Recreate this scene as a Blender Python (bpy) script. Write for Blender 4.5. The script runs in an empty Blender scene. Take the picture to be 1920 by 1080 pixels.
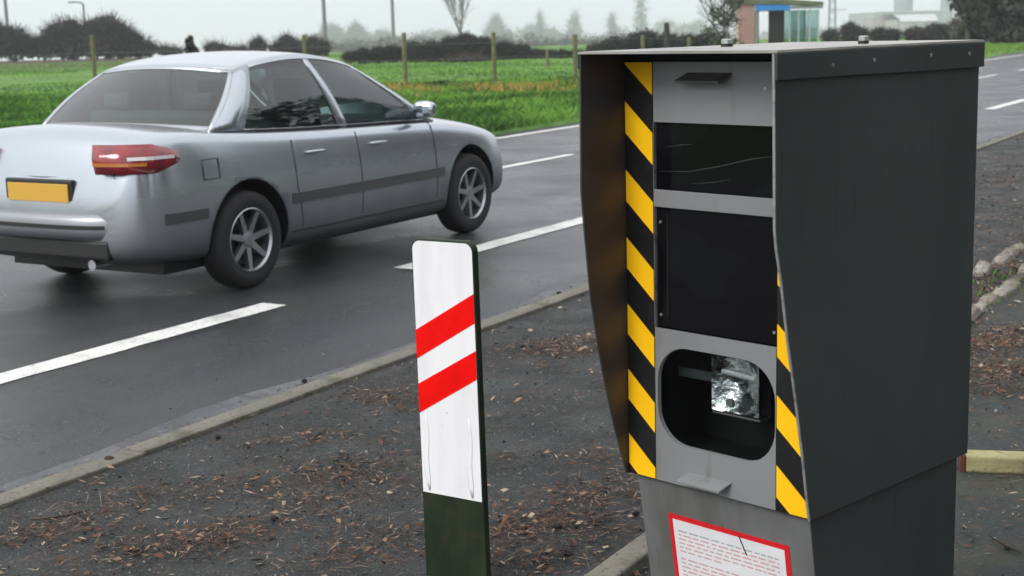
import bpy, bmesh, math, random
import numpy as np
from mathutils import Vector, Matrix
R = random.Random(7)
RN = np.random.default_rng(11)
S = bpy.context.scene
COL = S.collection
PI = math.pi

# ------------------------------------------------------------------ camera, world, sun, exposure
EYE = 1.62
FPX, PITCH, ROLL = 2739.1, 0.178, -0.0265
_cp, _sp = math.cos(PITCH), math.sin(PITCH)
C_FW = Vector((0, _cp, -_sp)); _up = Vector((0, _sp, _cp)); _rt = Vector((1, 0, 0))
C_R = math.cos(ROLL) * _rt + math.sin(ROLL) * _up
C_U = -math.sin(ROLL) * _rt + math.cos(ROLL) * _up
cam = bpy.data.cameras.new('camera')
cam.sensor_width = 36.0
cam.lens = FPX / 1920 * 36
cam.clip_start = 0.1
cam.clip_end = 3000
cam.dof.use_dof = True
cam.dof.focus_distance = 3.9
cam.dof.aperture_fstop = 7.5
camo = bpy.data.objects.new('camera', cam)
COL.objects.link(camo)
camo.matrix_world = Matrix(((C_R.x, C_U.x, -C_FW.x, 0), (C_R.y, C_U.y, -C_FW.y, 0), (C_R.z, C_U.z, -C_FW.z, EYE), (0, 0, 0, 1)))
S.camera = camo

SUN_EL, SUN_AZ = math.radians(35), math.radians(235)     # azimuth clockwise from +Y
world = bpy.data.worlds.new('World')
S.world = world
world.use_nodes = True
wn = world.node_tree
wn.nodes.clear()
sky = wn.nodes.new('ShaderNodeTexSky')
sky.sky_type = 'NISHITA'; sky.sun_disc = False
sky.sun_elevation = SUN_EL; sky.sun_rotation = SUN_AZ
sky.dust_density = 4.0; sky.air_density = 1.0
hs = wn.nodes.new('ShaderNodeHueSaturation'); hs.inputs['Saturation'].default_value = 0.55
tc = wn.nodes.new('ShaderNodeTexCoord')
sx = wn.nodes.new('ShaderNodeSeparateXYZ')
ramp = wn.nodes.new('ShaderNodeValToRGB')                # overcast: the zenith brighter than the horizon
ramp.color_ramp.elements[0].position = 0.0; ramp.color_ramp.elements[0].color = (0.76, 0.785, 0.845, 1)
ramp.color_ramp.elements[1].position = 1.0; ramp.color_ramp.elements[1].color = (1.0, 1.0, 1.0, 1)
nz = wn.nodes.new('ShaderNodeTexNoise'); nz.inputs['Scale'].default_value = 2.2; nz.inputs['Detail'].default_value = 4
mp = wn.nodes.new('ShaderNodeMapRange'); mp.inputs['From Min'].default_value = .3; mp.inputs['From Max'].default_value = .7
mp.inputs['To Min'].default_value = 14.2; mp.inputs['To Max'].default_value = 15.6
sc_ = wn.nodes.new('ShaderNodeVectorMath'); sc_.operation = 'SCALE'
mx = wn.nodes.new('ShaderNodeMix'); mx.data_type = 'RGBA'; mx.clamp_result = False
mx.inputs['Factor'].default_value = 0.85
bg = wn.nodes.new('ShaderNodeBackground'); bg.inputs['Strength'].default_value = 0.09
wo = wn.nodes.new('ShaderNodeOutputWorld')
L = wn.links.new
L(tc.outputs['Generated'], sx.inputs[0]); L(sx.outputs['Z'], ramp.inputs['Fac'])
L(tc.outputs['Generated'], nz.inputs['Vector']); L(nz.outputs['Fac'], mp.inputs['Value'])
L(ramp.outputs['Color'], sc_.inputs[0]); L(mp.outputs['Result'], sc_.inputs['Scale'])
L(sky.outputs[0], hs.inputs['Color'])
L(hs.outputs[0], mx.inputs['A']); L(sc_.outputs[0], mx.inputs['B'])
L(mx.outputs['Result'], bg.inputs['Color']); L(bg.outputs[0], wo.inputs['Surface'])

sun = bpy.data.lights.new('sun', 'SUN')
sun.energy = 1.5; sun.angle = math.radians(22); sun.color = (1.0, 0.97, 0.93)
suno = bpy.data.objects.new('sun', sun); COL.objects.link(suno)
sd = Vector((math.sin(SUN_AZ) * math.cos(SUN_EL), math.cos(SUN_AZ) * math.cos(SUN_EL), math.sin(SUN_EL)))
suno.rotation_euler = sd.to_track_quat('Z', 'Y').to_euler()
suno.location = (-6, -4, 8)

S.view_settings.view_transform = 'Standard'
S.view_settings.look = 'None'
S.view_settings.exposure = 0.25
S.view_settings.gamma = 1.0
S.view_settings.use_curve_mapping = False
S.render.engine = 'CYCLES'
S.cycles.use_denoising = True
S.cycles.max_bounces = 8
S.cycles.transparent_max_bounces = 16
S.cycles.volume_bounces = 2
S.cycles.volume_step_rate = 4.0

# ------------------------------------------------------------------ helpers
def at(px, py, d):
    """the place at distance d (metres ahead) that lies in the direction measured at photo pixel px, py"""
    v = C_FW + C_R * ((px - 960) / FPX) + C_U * ((540 - py) / FPX)
    return Vector((0, 0, EYE)) + v * (d / v.y)
def ground(px, py, z=0.0):
    v = C_FW + C_R * ((px - 960) / FPX) + C_U * ((540 - py) / FPX)
    return Vector((0, 0, EYE)) + v * ((z - EYE) / v.z)

HD = 0.5342                                              # heading of the road
RU = Vector((math.sin(HD), math.cos(HD), 0)); RNV = Vector((-math.cos(HD), math.sin(HD), 0))
def rd(s, n, z=0.0):
    return RU * s + RNV * n + Vector((0, 0, z))

def link(o, parent=None):
    COL.objects.link(o)
    if parent is not None:
        o.parent = parent
    return o
def mesh(name, verts, faces, mats=(), parent=None, smooth=False, mi=None):
    me = bpy.data.meshes.new(name)
    me.from_pydata([tuple(v) for v in verts], [], [tuple(f) for f in faces])
    for m in (mats if isinstance(mats, (list, tuple)) else [mats]):
        me.materials.append(m)
    if mi is not None:
        me.polygons.foreach_set('material_index', np.asarray(mi, dtype=np.int32))
    if smooth:
        me.polygons.foreach_set('use_smooth', [True] * len(me.polygons))
    me.update()
    return link(bpy.data.objects.new(name, me), parent)
def tag(o, label=None, cat=None, group=None, kind=None):
    if label: o['label'] = label
    if cat: o['category'] = cat
    if group: o['group'] = group
    if kind: o['kind'] = kind
    return o
def thing(name, label, cat, loc=(0, 0, 0), rz=0.0, group=None):
    o = bpy.data.objects.new(name, None)
    o.location = loc; o.rotation_euler = (0, 0, rz); o.empty_display_size = .2
    link(o)
    return tag(o, label, cat, group)
def quads_mesh(name, V4, mats, mi=None, parent=None):
    """V4: n x 4 x 3 array, every row one quad"""
    n = len(V4)
    me = bpy.data.meshes.new(name)
    me.vertices.add(n * 4); me.loops.add(n * 4); me.polygons.add(n)
    me.vertices.foreach_set('co', np.ascontiguousarray(V4, dtype=np.float32).ravel())
    me.loops.foreach_set('vertex_index', np.arange(n * 4, dtype=np.int32))
    me.polygons.foreach_set('loop_start', np.arange(0, n * 4, 4, dtype=np.int32))
    for m in (mats if isinstance(mats, (list, tuple)) else [mats]):
        me.materials.append(m)
    if mi is not None:
        me.polygons.foreach_set('material_index', np.asarray(mi, dtype=np.int32))
    me.update(calc_edges=True); me.validate()
    return link(bpy.data.objects.new(name, me), parent)

class MB:
    def __init__(s): s.v = []; s.f = []; s.m = []
    def add(s, vs, fs, mi=0):
        b = len(s.v); s.v += [tuple(v) for v in vs]
        s.f += [tuple(i + b for i in f) for f in fs]; s.m += [mi] * len(fs)
    def box(s, lo, hi, mi=0, fn=None):
        x0, y0, z0 = lo; x1, y1, z1 = hi
        vs = [(x0, y0, z0), (x1, y0, z0), (x1, y1, z0), (x0, y1, z0), (x0, y0, z1), (x1, y0, z1), (x1, y1, z1), (x0, y1, z1)]
        if fn: vs = [fn(Vector(v)) for v in vs]
        s.add(vs, [(3, 2, 1, 0), (4, 5, 6, 7), (0, 1, 5, 4), (1, 2, 6, 5), (2, 3, 7, 6), (3, 0, 4, 7)], mi)
    def tube(s, pts, rad, n=8, mi=0, cap=True):
        pts = [Vector(p) for p in pts]
        if not isinstance(rad, (list, tuple)): rad = [rad] * len(pts)
        b = []
        for i, p in enumerate(pts):
            t = (pts[min(i + 1, len(pts) - 1)] - pts[max(i - 1, 0)]).normalized()
            a = t.cross(Vector((0, 0, 1)) if abs(t.z) < .9 else Vector((1, 0, 0))).normalized(); c = t.cross(a)
            b.append([p + (a * math.cos(2 * PI * k / n) + c * math.sin(2 * PI * k / n)) * rad[i] for k in range(n)])
        vs = [v for r in b for v in r]; fs = []
        for i in range(len(pts) - 1):
            for k in range(n):
                fs.append((i * n + k, i * n + (k + 1) % n, (i + 1) * n + (k + 1) % n, (i + 1) * n + k))
        if cap: fs += [tuple(range(n - 1, -1, -1)), tuple(range((len(pts) - 1) * n, len(pts) * n))]
        s.add(vs, fs, mi)
    def prism(s, poly, h0, h1, fn, mi=0):
        """poly of 2-D points extruded between h0 and h1; fn maps (a, b, h) to 3-D"""
        n = len(poly)
        vs = [fn(a, b, h0) for a, b in poly] + [fn(a, b, h1) for a, b in poly]
        s.add(vs, [tuple(range(n - 1, -1, -1)), tuple(range(n, 2 * n))] + [(i, (i + 1) % n, n + (i + 1) % n, n + i) for i in range(n)], mi)
    def build(s, name, mats, parent=None, smooth=False, bevel=0.0):
        o = mesh(name, s.v, s.f, mats, parent, smooth, s.m)
        bm = bmesh.new(); bm.from_mesh(o.data)
        bmesh.ops.recalc_face_normals(bm, faces=bm.faces)
        bm.to_mesh(o.data); bm.free()
        if bevel:
            m = o.modifiers.new('bevel', 'BEVEL'); m.width = bevel; m.segments = 2; m.limit_method = 'ANGLE'; m.angle_limit = math.radians(40)
        return o

# ------------------------------------------------------------------ materials
def mat(name, color, rough=.6, metal=0.0, noise=None, bump=None, spec=.5, coat=0.0):
    """noise: (scale, colour2, lo, hi[, detail]); bump: (scale, strength, distance)"""
    m = bpy.data.materials.new(name); m.use_nodes = True
    t = m.node_tree; b = t.nodes['Principled BSDF']
    b.inputs['Base Color'].default_value = (*color, 1); b.inputs['Roughness'].default_value = rough
    b.inputs['Metallic'].default_value = metal; b.inputs['Specular IOR Level'].default_value = spec
    b.inputs['Coat Weight'].default_value = coat; b.inputs['Coat Roughness'].default_value = .05
    co = t.nodes.new('ShaderNodeTexCoord')
    last = None
    for q in (noise if isinstance(noise, list) else [noise] if noise else []):
        n = t.nodes.new('ShaderNodeTexNoise'); n.inputs['Scale'].default_value = q[0]
        n.inputs['Detail'].default_value = q[4] if len(q) > 4 else 5
        src = co.outputs['Object']
        if len(q) > 5:
            mpn = t.nodes.new('ShaderNodeMapping'); mpn.inputs['Scale'].default_value = q[5]
            t.links.new(src, mpn.inputs['Vector']); src = mpn.outputs['Vector']
        t.links.new(src, n.inputs['Vector'])
        r = t.nodes.new('ShaderNodeMapRange'); r.inputs['From Min'].default_value = q[2]; r.inputs['From Max'].default_value = q[3]
        t.links.new(n.outputs['Fac'], r.inputs['Value'])
        x = t.nodes.new('ShaderNodeMix'); x.data_type = 'RGBA'
        t.links.new(r.outputs['Result'], x.inputs['Factor'])
        if last is None: x.inputs['A'].default_value = (*color, 1)
        else: t.links.new(last, x.inputs['A'])
        x.inputs['B'].default_value = (*q[1], 1)
        last = x.outputs['Result']
    if last is not None: t.links.new(last, b.inputs['Base Color'])
    if bump:
        n = t.nodes.new('ShaderNodeTexNoise'); n.inputs['Scale'].default_value = bump[0]; n.inputs['Detail'].default_value = 6
        t.links.new(co.outputs['Object'], n.inputs['Vector'])
        u = t.nodes.new('ShaderNodeBump'); u.inputs['Strength'].default_value = bump[1]; u.inputs['Distance'].default_value = bump[2]
        t.links.new(n.outputs['Fac'], u.inputs['Height']); t.links.new(u.outputs['Normal'], b.inputs['Normal'])
    return m
def rough_noise(m, scale, lo, hi):
    t = m.node_tree; b = t.nodes['Principled BSDF']
    co = t.nodes.new('ShaderNodeTexCoord'); n = t.nodes.new('ShaderNodeTexNoise'); n.inputs['Scale'].default_value = scale; n.inputs['Detail'].default_value = 6
    r = t.nodes.new('ShaderNodeMapRange'); r.inputs['From Min'].default_value = .3; r.inputs['From Max'].default_value = .7
    r.inputs['To Min'].default_value = lo; r.inputs['To Max'].default_value = hi
    t.links.new(co.outputs['Object'], n.inputs['Vector']); t.links.new(n.outputs['Fac'], r.inputs['Value']); t.links.new(r.outputs['Result'], b.inputs['Roughness'])
    return m
def glass_mat(name, tint, rough=.03, ior=1.5):
    m = bpy.data.materials.new(name); m.use_nodes = True
    t = m.node_tree; t.nodes.clear()
    o = t.nodes.new('ShaderNodeOutputMaterial'); x = t.nodes.new('ShaderNodeMixShader'); f = t.nodes.new('ShaderNodeFresnel'); f.inputs['IOR'].default_value = ior
    a = t.nodes.new('ShaderNodeBsdfTransparent'); a.inputs['Color'].default_value = (*tint, 1)
    g = t.nodes.new('ShaderNodeBsdfGlossy'); g.inputs['Roughness'].default_value = rough; g.inputs['Color'].default_value = (1, 1, 1, 1)
    t.links.new(f.outputs[0], x.inputs[0]); t.links.new(a.outputs[0], x.inputs[1]); t.links.new(g.outputs[0], x.inputs[2]); t.links.new(x.outputs[0], o.inputs['Surface'])
    return m

M = {}
M['road'] = rough_noise(mat('wet_asphalt', (.029, .032, .036), .42, noise=[(.7, (.020, .022, .026), .40, .68), (26, (.014, .015, .017), .54, .66, 9), (60, (.115, .117, .12), .57, .68, 9)], bump=(200, .7, .01), spec=.5), .9, .20, .46)
def tracks(m, c2, fac):
    # long tyre-polished bands running with the traffic
    t = m.node_tree; b = t.nodes['Principled BSDF']; co = t.nodes.new('ShaderNodeTexCoord'); mpn = t.nodes.new('ShaderNodeMapping'); mpn.vector_type = 'TEXTURE'
    mpn.inputs['Rotation'].default_value = (0, 0, PI / 2 - HD); mpn.inputs['Scale'].default_value = (9, .55, 1)
    n = t.nodes.new('ShaderNodeTexNoise'); n.inputs['Scale'].default_value = 1; n.inputs['Detail'].default_value = 3
    r = t.nodes.new('ShaderNodeMapRange'); r.inputs['From Min'].default_value = .42; r.inputs['From Max'].default_value = .66; r.inputs['To Max'].default_value = fac
    x = t.nodes.new('ShaderNodeMix'); x.data_type = 'RGBA'; src = b.inputs['Base Color'].links[0].from_socket
    t.links.new(co.outputs['Object'], mpn.inputs['Vector']); t.links.new(mpn.outputs['Vector'], n.inputs['Vector']); t.links.new(n.outputs['Fac'], r.inputs['Value']); t.links.new(r.outputs['Result'], x.inputs['Factor'])
    t.links.new(src, x.inputs['A']); x.inputs['B'].default_value = (*c2, 1); t.links.new(x.outputs['Result'], b.inputs['Base Color'])
tracks(M['road'], (.047, .049, .052), .7)
M['verge'] = rough_noise(mat('old_tarmac', (.031, .037, .038), .75, noise=[(1.3, (.023, .028, .028), .42, .65), (7, (.040, .036, .031), .48, .70), (38, (.020, .021, .020), .54, .68, 8), (85, (.12, .12, .118), .58, .70, 8)], bump=(130, 1.0, .02), spec=.4), 3.0, .5, .9)
M['path'] = mat('mossy_tarmac', (.026, .033, .032), .75, noise=[(2.2, (.052, .056, .036), .48, .66), (14, (.060, .048, .034), .55, .7), (60, (.12, .12, .115), .6, .74, 8)], bump=(150, .9, .012), spec=.4)
M['kerb'] = mat('edging_concrete', (.185, .175, .145), .85, noise=[(1.1, (.12, .115, .095), .40, .62), (6, (.085, .085, .06), .52, .70), (45, (.07, .065, .055), .56, .70)], bump=(120, .6, .006))
M['gutter'] = mat('gutter_concrete', (.105, .11, .118), .6, noise=[(2.2, (.055, .058, .062), .40, .62), (9, (.05, .05, .05), .52, .68), (50, (.22, .22, .22), .6, .75)], bump=(120, .5, .005))
M['line'] = mat('road_paint', (.72, .73, .70), .6, noise=[(5, (.50, .51, .49), .48, .72), (45, (.20, .20, .20), .60, .68, 8), (110, (.25, .25, .25), .60, .72)], bump=(200, .4, .003))
M['field'] = mat('grass_field', (.105, .215, .045), .9, noise=[(.25, (.145, .270, .060), .42, .62), (1.6, (.075, .150, .035), .52, .72), (7, (.10, .19, .05), .5, .7)], bump=(8, .8, .08), spec=.2)
M['plough'] = mat('brown_stubble', (.115, .085, .065), .95, noise=[(.4, (.085, .065, .055), .4, .65)], spec=.2)
M['soil'] = mat('bare_soil', (.06, .045, .032), .95, noise=[(20, (.03, .024, .018), .4, .6)])
M['grey_side'] = rough_noise(mat('grey_paint_shaded', (.047, .053, .054), .40, noise=[(1.6, (.028, .033, .034), .38, .65), (26, (.042, .042, .040), .62, .76), (9, (.046, .047, .045), .60, .80, 6, (5, 5, .35)), (14, (.018, .018, .017), .62, .8, 6, (4, 4, .25))], spec=.5, bump=(400, .06, .001)), 5, .36, .52)  # cabinet grey darkened to carry the shade of its side
M['grey_flap'] = rough_noise(mat('flap_stripe_reflection', (.034, .034, .033), .5, noise=[(3.2, (.085, .055, .038), .47, .66), (22, (.055, .048, .042), .58, .74)], spec=.4), 5, .42, .6)  # brown blotches stand for the yellow stripes reflected in the flap
M['grey_front'] = rough_noise(mat('grey_paint_lit', (.205, .215, .222), .45, noise=[(2.0, (.18, .188, .192), .4, .65), (5, (.155, .150, .135), .60, .76, 6, (4, 4, .6))], spec=.45, bump=(400, .05, .001)), 5, .4, .55)  # cabinet grey lightened to carry the light on its front
M['grey_ped'] = rough_noise(mat('grey_pedestal_lit', (.145, .150, .152), .5, noise=[(3, (.105, .106, .096), .42, .62, 6, (3, 3, .8)), (7, (.065, .055, .042), .62, .78, 6, (5, 5, .5))], spec=.4), 5, .4, .6)  # pedestal grey with the light on its front put into the colour
M['handle'] = mat('handle_paint', (.045, .044, .045), .5, noise=(30, (.07, .068, .066), .5, .7))
M['pane_reflection'] = mat('pane_reflection_streak', (.026, .028, .031), .6)  # light reflections on the upper pane, drawn as thin strokes
M['edge'] = mat('bare_metal_edge', (.30, .30, .30), .45, metal=.3, noise=(40, (.16, .16, .16), .5, .7))
M['roof_top'] = mat('roof_paint_sky_sheen', (.30, .29, .27), .4, noise=[(6, (.20, .19, .17), .45, .65)], bump=(60, .2, .002))  # lighter tone carries the sky reflection on the roof
M['black'] = mat('black_film', (.006, .006, .007), .35, noise=(30, (.012, .012, .012), .5, .7))
M['dark'] = mat('dark_void', (.005, .005, .006), .8)
M['yellow'] = mat('yellow_reflective_film', (.95, .53, .006), .5, noise=[(4, (.90, .48, .008), .45, .7), (90, (.6, .33, .02), .70, .80)], spec=.15)
M['pane'] = rough_noise(mat('dark_pane', (.004, .004, .005), .06, spec=.14, noise=(3, (.010, .012, .015), .5, .75), bump=(3.0, .05, .01)), 4, .03, .12)
M['clear_lens'] = glass_mat('clear_lens', (.95, .96, .96), .03, 1.2)
M['clear'] = glass_mat('clear_pane', (.82, .84, .84), .03, 1.12)
M['screw'] = mat('screw_metal', (.45, .45, .45), .35, metal=.8)
M['mirror'] = mat('lamp_reflector', (.92, .93, .93), .10, metal=1.0, noise=(14, (.10, .11, .11), .50, .58), bump=(26, .6, .02))
M['white_film'] = mat('white_reflective_film', (.84, .84, .86), .45, noise=[(7, (.72, .72, .75), .45, .72, 6, (1.5, 1.5, .3)), (3, (.62, .62, .58), .60, .80, 7, (3, 3, .6)), (70, (.45, .45, .42), .68, .78)])
M['red_film'] = mat('red_reflective_film', (.84, .008, .006), .5, noise=(14, (.74, .006, .005), .45, .7), spec=.02)
M['green_plastic'] = mat('dark_green_plastic', (.010, .020, .009), .6, noise=[(5, (.020, .032, .013), .42, .65, 6, (3, 3, 1)), (16, (.034, .028, .017), .54, .72, 8)], spec=.25)
M['sign_white'] = mat('sign_paper', (.74, .75, .77), .5, noise=(8, (.66, .67, .69), .45, .7))
M['sign_red'] = mat('sign_red', (.62, .012, .018), .45)
M['ink_red'] = mat('ink_red', (.58, .30, .32), .6)
M['ink_grey'] = mat('ink_grey', (.34, .35, .38), .6)
M['yellow_rail'] = mat('yellow_kerb_paint', (.33, .31, .15), .8, noise=[(7, (.24, .22, .11), .45, .65), (40, (.14, .11, .05), .60, .74)], bump=(60, .6, .006))
M['rust'] = mat('rust', (.12, .035, .018), .85, noise=(30, (.06, .02, .012), .4, .6))
M['litter'] = [mat('needle_brown', (.085, .047, .028), .85), mat('needle_tan', (.24, .155, .10), .85), mat('needle_dark', (.035, .024, .017), .9), mat('needle_rust', (.125, .055, .030), .85), mat('needle_pale', (.34, .28, .21), .8)]
M['cone'] = mat('dark_cone', (.010, .008, .007), .9, noise=(60, (.035, .022, .014), .5, .7))
M['twig'] = mat('twig_bark', (.035, .026, .018), .9)
M['stone'] = [mat('grit_pale', (.34, .33, .31), .8), mat('grit_grey', (.15, .15, .15), .8), mat('grit_dark', (.02, .02, .02), .8)]
M['edgestone'] = [mat('edging_stone', c_, .85, noise=[(9, tuple(x * .6 for x in c_), .42, .62), (40, (.07, .066, .05), .55, .70)], bump=(40, .8, .02)) for c_ in ((.33, .31, .27), (.24, .215, .17), (.30, .26, .23))]
M['grass'] = [mat('blade_green', (.105, .245, .035), .7, spec=.08), mat('blade_light', (.165, .330, .055), .7, spec=.08), mat('blade_dark', (.055, .140, .025), .7, spec=.08), mat('blade_straw', (.44, .29, .075), .7, spec=.2), mat('blade_olive', (.16, .20, .045), .7, spec=.2)]
M['post'] = mat('mossy_post_wood', (.165, .150, .075), .9, noise=[(6, (.105, .115, .045), .42, .62), (30, (.07, .06, .04), .55, .72)], bump=(30, .7, .02))
M['post_dark'] = mat('dark_post_wood', (.030, .032, .034), .85, noise=(12, (.06, .06, .055), .5, .7))
M['wire'] = mat('fence_wire', (.22, .22, .22), .5, metal=.6)
M['pole'] = mat('galvanised_pole', (.20, .205, .215), .55, metal=.2)
M['bark'] = mat('grey_bark', (.070, .062, .055), .9, noise=(8, (.04, .036, .032), .4, .6))
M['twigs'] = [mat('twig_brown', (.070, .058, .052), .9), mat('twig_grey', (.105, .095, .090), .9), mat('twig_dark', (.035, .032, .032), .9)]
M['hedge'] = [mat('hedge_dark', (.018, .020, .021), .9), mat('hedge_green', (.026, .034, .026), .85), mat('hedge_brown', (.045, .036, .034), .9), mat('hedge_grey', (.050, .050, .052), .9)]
M['ever'] = [mat('needle_deep_green', (.014, .024, .014), .8), mat('needle_mid_green', (.028, .048, .022), .8), mat('needle_black', (.012, .014, .014), .85)]
M['leafy'] = [mat('leaf_olive', (.050, .072, .034), .8), mat('leaf_pale', (.105, .125, .075), .8), mat('leaf_dark', (.024, .034, .020), .85)]
M['brick'] = mat('pink_brick', (.50, .29, .265), .85, noise=(2.5, (.42, .225, .20), .42, .62), bump=(40, .5, .01))
M['mortar'] = mat('pale_mortar', (.46, .38, .34), .9)
M['blue'] = mat('blue_fascia', (.040, .26, .70), .4, noise=(1.5, (.20, .48, .90), .60, .66))
M['roof_grey'] = mat('shelter_roof_grey', (.22, .25, .28), .5)
M['roof_moss'] = mat('mossy_roof', (.145, .165, .095), .9, noise=(3, (.10, .11, .07), .4, .65))
M['frame'] = mat('pale_metal_frame', (.42, .50, .50), .45, metal=.2)
M['shelter_glass'] = glass_mat('shelter_glass', (.62, .74, .72), .08)
M['board'] = mat('dark_brown_board', (.022, .016, .017), .7)
M['slate_board'] = mat('slate_blue_board', (.075, .11, .13), .6)
M['bld_grey'] = mat('factory_cladding', (.30, .31, .33), .8, noise=(.15, (.24, .25, .28), .4, .6))
M['bld_pink'] = mat('factory_pink_wall', (.36, .31, .31), .85)
M['bld_white'] = mat('house_white_wall', (.44, .43, .45), .85)
M['bld_roof'] = mat('pale_sheet_roof', (.52, .53, .54), .7)
M['tile_dark'] = mat('dark_roof_tile', (.045, .045, .055), .8)
M['silo'] = mat('concrete_silo', (.20, .23, .25), .85)
M['window'] = mat('far_window', (.05, .055, .06), .2)
# car
M['paint'] = mat('silver_car_paint', (.50, .54, .58), .20, metal=.98, coat=.4)
def add_side_shade(m, lo, hi):
    # dark reflections of the sides painted in, fading upward, with a road film
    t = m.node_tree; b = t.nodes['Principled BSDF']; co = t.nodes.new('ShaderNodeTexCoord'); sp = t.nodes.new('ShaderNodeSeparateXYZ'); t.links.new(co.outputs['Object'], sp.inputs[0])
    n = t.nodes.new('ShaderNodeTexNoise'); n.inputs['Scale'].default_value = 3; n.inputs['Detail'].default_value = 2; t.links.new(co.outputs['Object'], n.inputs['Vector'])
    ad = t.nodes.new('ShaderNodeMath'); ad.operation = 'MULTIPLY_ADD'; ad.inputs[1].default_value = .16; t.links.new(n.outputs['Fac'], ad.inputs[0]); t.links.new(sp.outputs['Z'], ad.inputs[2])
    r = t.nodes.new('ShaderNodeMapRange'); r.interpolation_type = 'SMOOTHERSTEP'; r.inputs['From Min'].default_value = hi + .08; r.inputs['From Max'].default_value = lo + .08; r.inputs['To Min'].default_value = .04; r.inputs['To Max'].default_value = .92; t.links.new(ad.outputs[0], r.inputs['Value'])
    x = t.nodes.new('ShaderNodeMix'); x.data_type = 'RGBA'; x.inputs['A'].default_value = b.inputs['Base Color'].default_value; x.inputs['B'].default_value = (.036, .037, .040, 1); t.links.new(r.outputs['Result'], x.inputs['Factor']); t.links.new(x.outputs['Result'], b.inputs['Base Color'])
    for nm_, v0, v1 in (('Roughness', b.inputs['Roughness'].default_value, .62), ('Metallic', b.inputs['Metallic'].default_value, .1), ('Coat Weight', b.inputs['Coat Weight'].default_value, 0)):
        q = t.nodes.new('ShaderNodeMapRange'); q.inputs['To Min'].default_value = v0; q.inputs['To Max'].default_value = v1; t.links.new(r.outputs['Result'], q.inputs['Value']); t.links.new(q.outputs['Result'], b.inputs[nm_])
add_side_shade(M['paint'], .16, .90)
M['c_black'] = mat('car_black_plastic', (.012, .012, .013), .5)
M['c_int'] = mat('car_interior', (.085, .09, .095), .8)
M['c_glass'] = glass_mat('car_glass', (.62, .78, .74), .02, 1.75)
M['tyre'] = mat('tyre_rubber', (.016, .016, .017), .8, bump=(80, .3, .004))
M['rim'] = mat('alloy_rim', (.42, .43, .45), .3, metal=.9)
M['lamp_red'] = mat('tail_lamp_red', (.28, .010, .018), .15, coat=.8, noise=(14, (.16, .006, .012), .4, .6))
M['lamp_amber'] = mat('lamp_amber', (.42, .13, .01), .2, coat=.6)
M['heater'] = mat('heater_line', (.10, .07, .05), .6)
M['lamp_white'] = mat('lamp_white', (.62, .62, .62), .15, coat=.8)
M['plate'] = mat('yellow_number_plate', (.62, .36, .05), .4)
M['chrome'] = mat('chrome', (.7, .7, .72), .15, metal=1)
M['moulding'] = mat('side_moulding', (.06, .062, .066), .28, coat=.5)

# ------------------------------------------------------------------ ground, road, verge, kerb
def strip(name, poly, z, m, kind='structure'):
    o = mesh(name, [(p.x, p.y, z) for p in poly], [tuple(range(len(poly)))], m)
    return tag(o, kind=kind)
def sn(s, n): return rd(s, n)
def gz(y):
    # level pasture, then a brow beyond which the land falls gently away
    return -.05 if y < 112 else -.05 - .022 * (y - 112) - .0000 * y
gys = [-60, 60, 100, 112, 118, 130, 200, 500, 1300]
vs = [(x, y, gz(y)) for y in gys for x in (-800, -60, 60, 800)]
fs = [(i * 4 + k, i * 4 + k + 1, i * 4 + 5 + k, i * 4 + 4 + k) for i in range(len(gys) - 1) for k in range(3)]
tag(mesh('ground', vs, fs, M['field'], smooth=True), kind='structure')
strip('road', [sn(-30, 4.05), sn(130, 4.05), sn(130, 13.1), sn(60, 12.6), sn(40, 11.5), sn(-30, 11.35)], 0.0, M['road'])
strip('verge', [sn(-25, 1.80), sn(130, 1.80), sn(130, 4.06), sn(-25, 4.06)], 0.004, M['verge'])
strip('footpath', [sn(-25, -12), sn(130, -12), sn(130, 1.81), sn(-25, 1.81)], 0.002, M['path'])
strip('ploughed_field', [Vector((-140, 88, 0)), Vector((-14, 78, 0)), Vector((-14, 111, 0)), Vector((-160, 111, 0))], -0.03, M['plough'])

# roadside bank: a sheet of grass with gentle bumps beyond the road
def hgt(s, n):
    return .035 + .05 * math.sin(s * .9 + n * .7) * math.cos(n * 1.3) * min(1, (n - 11.3) / 2) + .04 * math.sin(s * .31 + 1.2) * math.sin(n * .23)
vs, fs = [], []
NS, NN = 110, 60
for i in range(NS):
    for j in range(NN):
        s = -5 + i * 1.05; n = (11.36 if s < 40 else 11.5 + max(0, min(1.1, (s - 40) * .055))) + j * .06 * (1 + j * .17)
        vs.append(rd(s, n, max(.012, hgt(s, n)) if j else .004))
for i in range(NS - 1):
    for j in range(NN - 1):
        a = i * NN + j; fs.append((a, a + NN, a + NN + 1, a + 1))
tag(mesh('grass_bank', vs, fs, M['field'], smooth=True), kind='structure')

# kerb: a flush concrete edging course with a concrete gutter on the near stretch
b = MB(); s = -8.0
kerbroot = bpy.data.objects.new('kerb', None); link(kerbroot); tag(kerbroot, kind='structure')
kerb_me = None
while s < 60:
    ln = 1.0
    b = MB(); j = R.uniform(-.004, .004); zt = .022 + R.uniform(-.004, .004)
    b.box((0, -.055, -.06), (ln - .006, .055, zt))
    k = b.build('kerb_block', M['kerb'], kerbroot, bevel=.006)
    k.location = rd(s, 4.105 + j); k.rotation_euler = (0, 0, PI / 2 - HD + R.uniform(-.003, .003))
    s += ln
vs, fs = [], []
for i in range(200):
    s = -8 + i * .35; w = .10 + .05 * math.sin(s * 1.7) + .03 * math.sin(s * 4.1 + 1)
    vs += [rd(s, 4.14, .005), rd(s, 4.17 + max(.02, w), .005)]
    if i: fs.append((2 * i - 2, 2 * i, 2 * i + 1, 2 * i - 1))
tag(mesh('gutter', vs, fs, M['gutter']), kind='structure')

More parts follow.
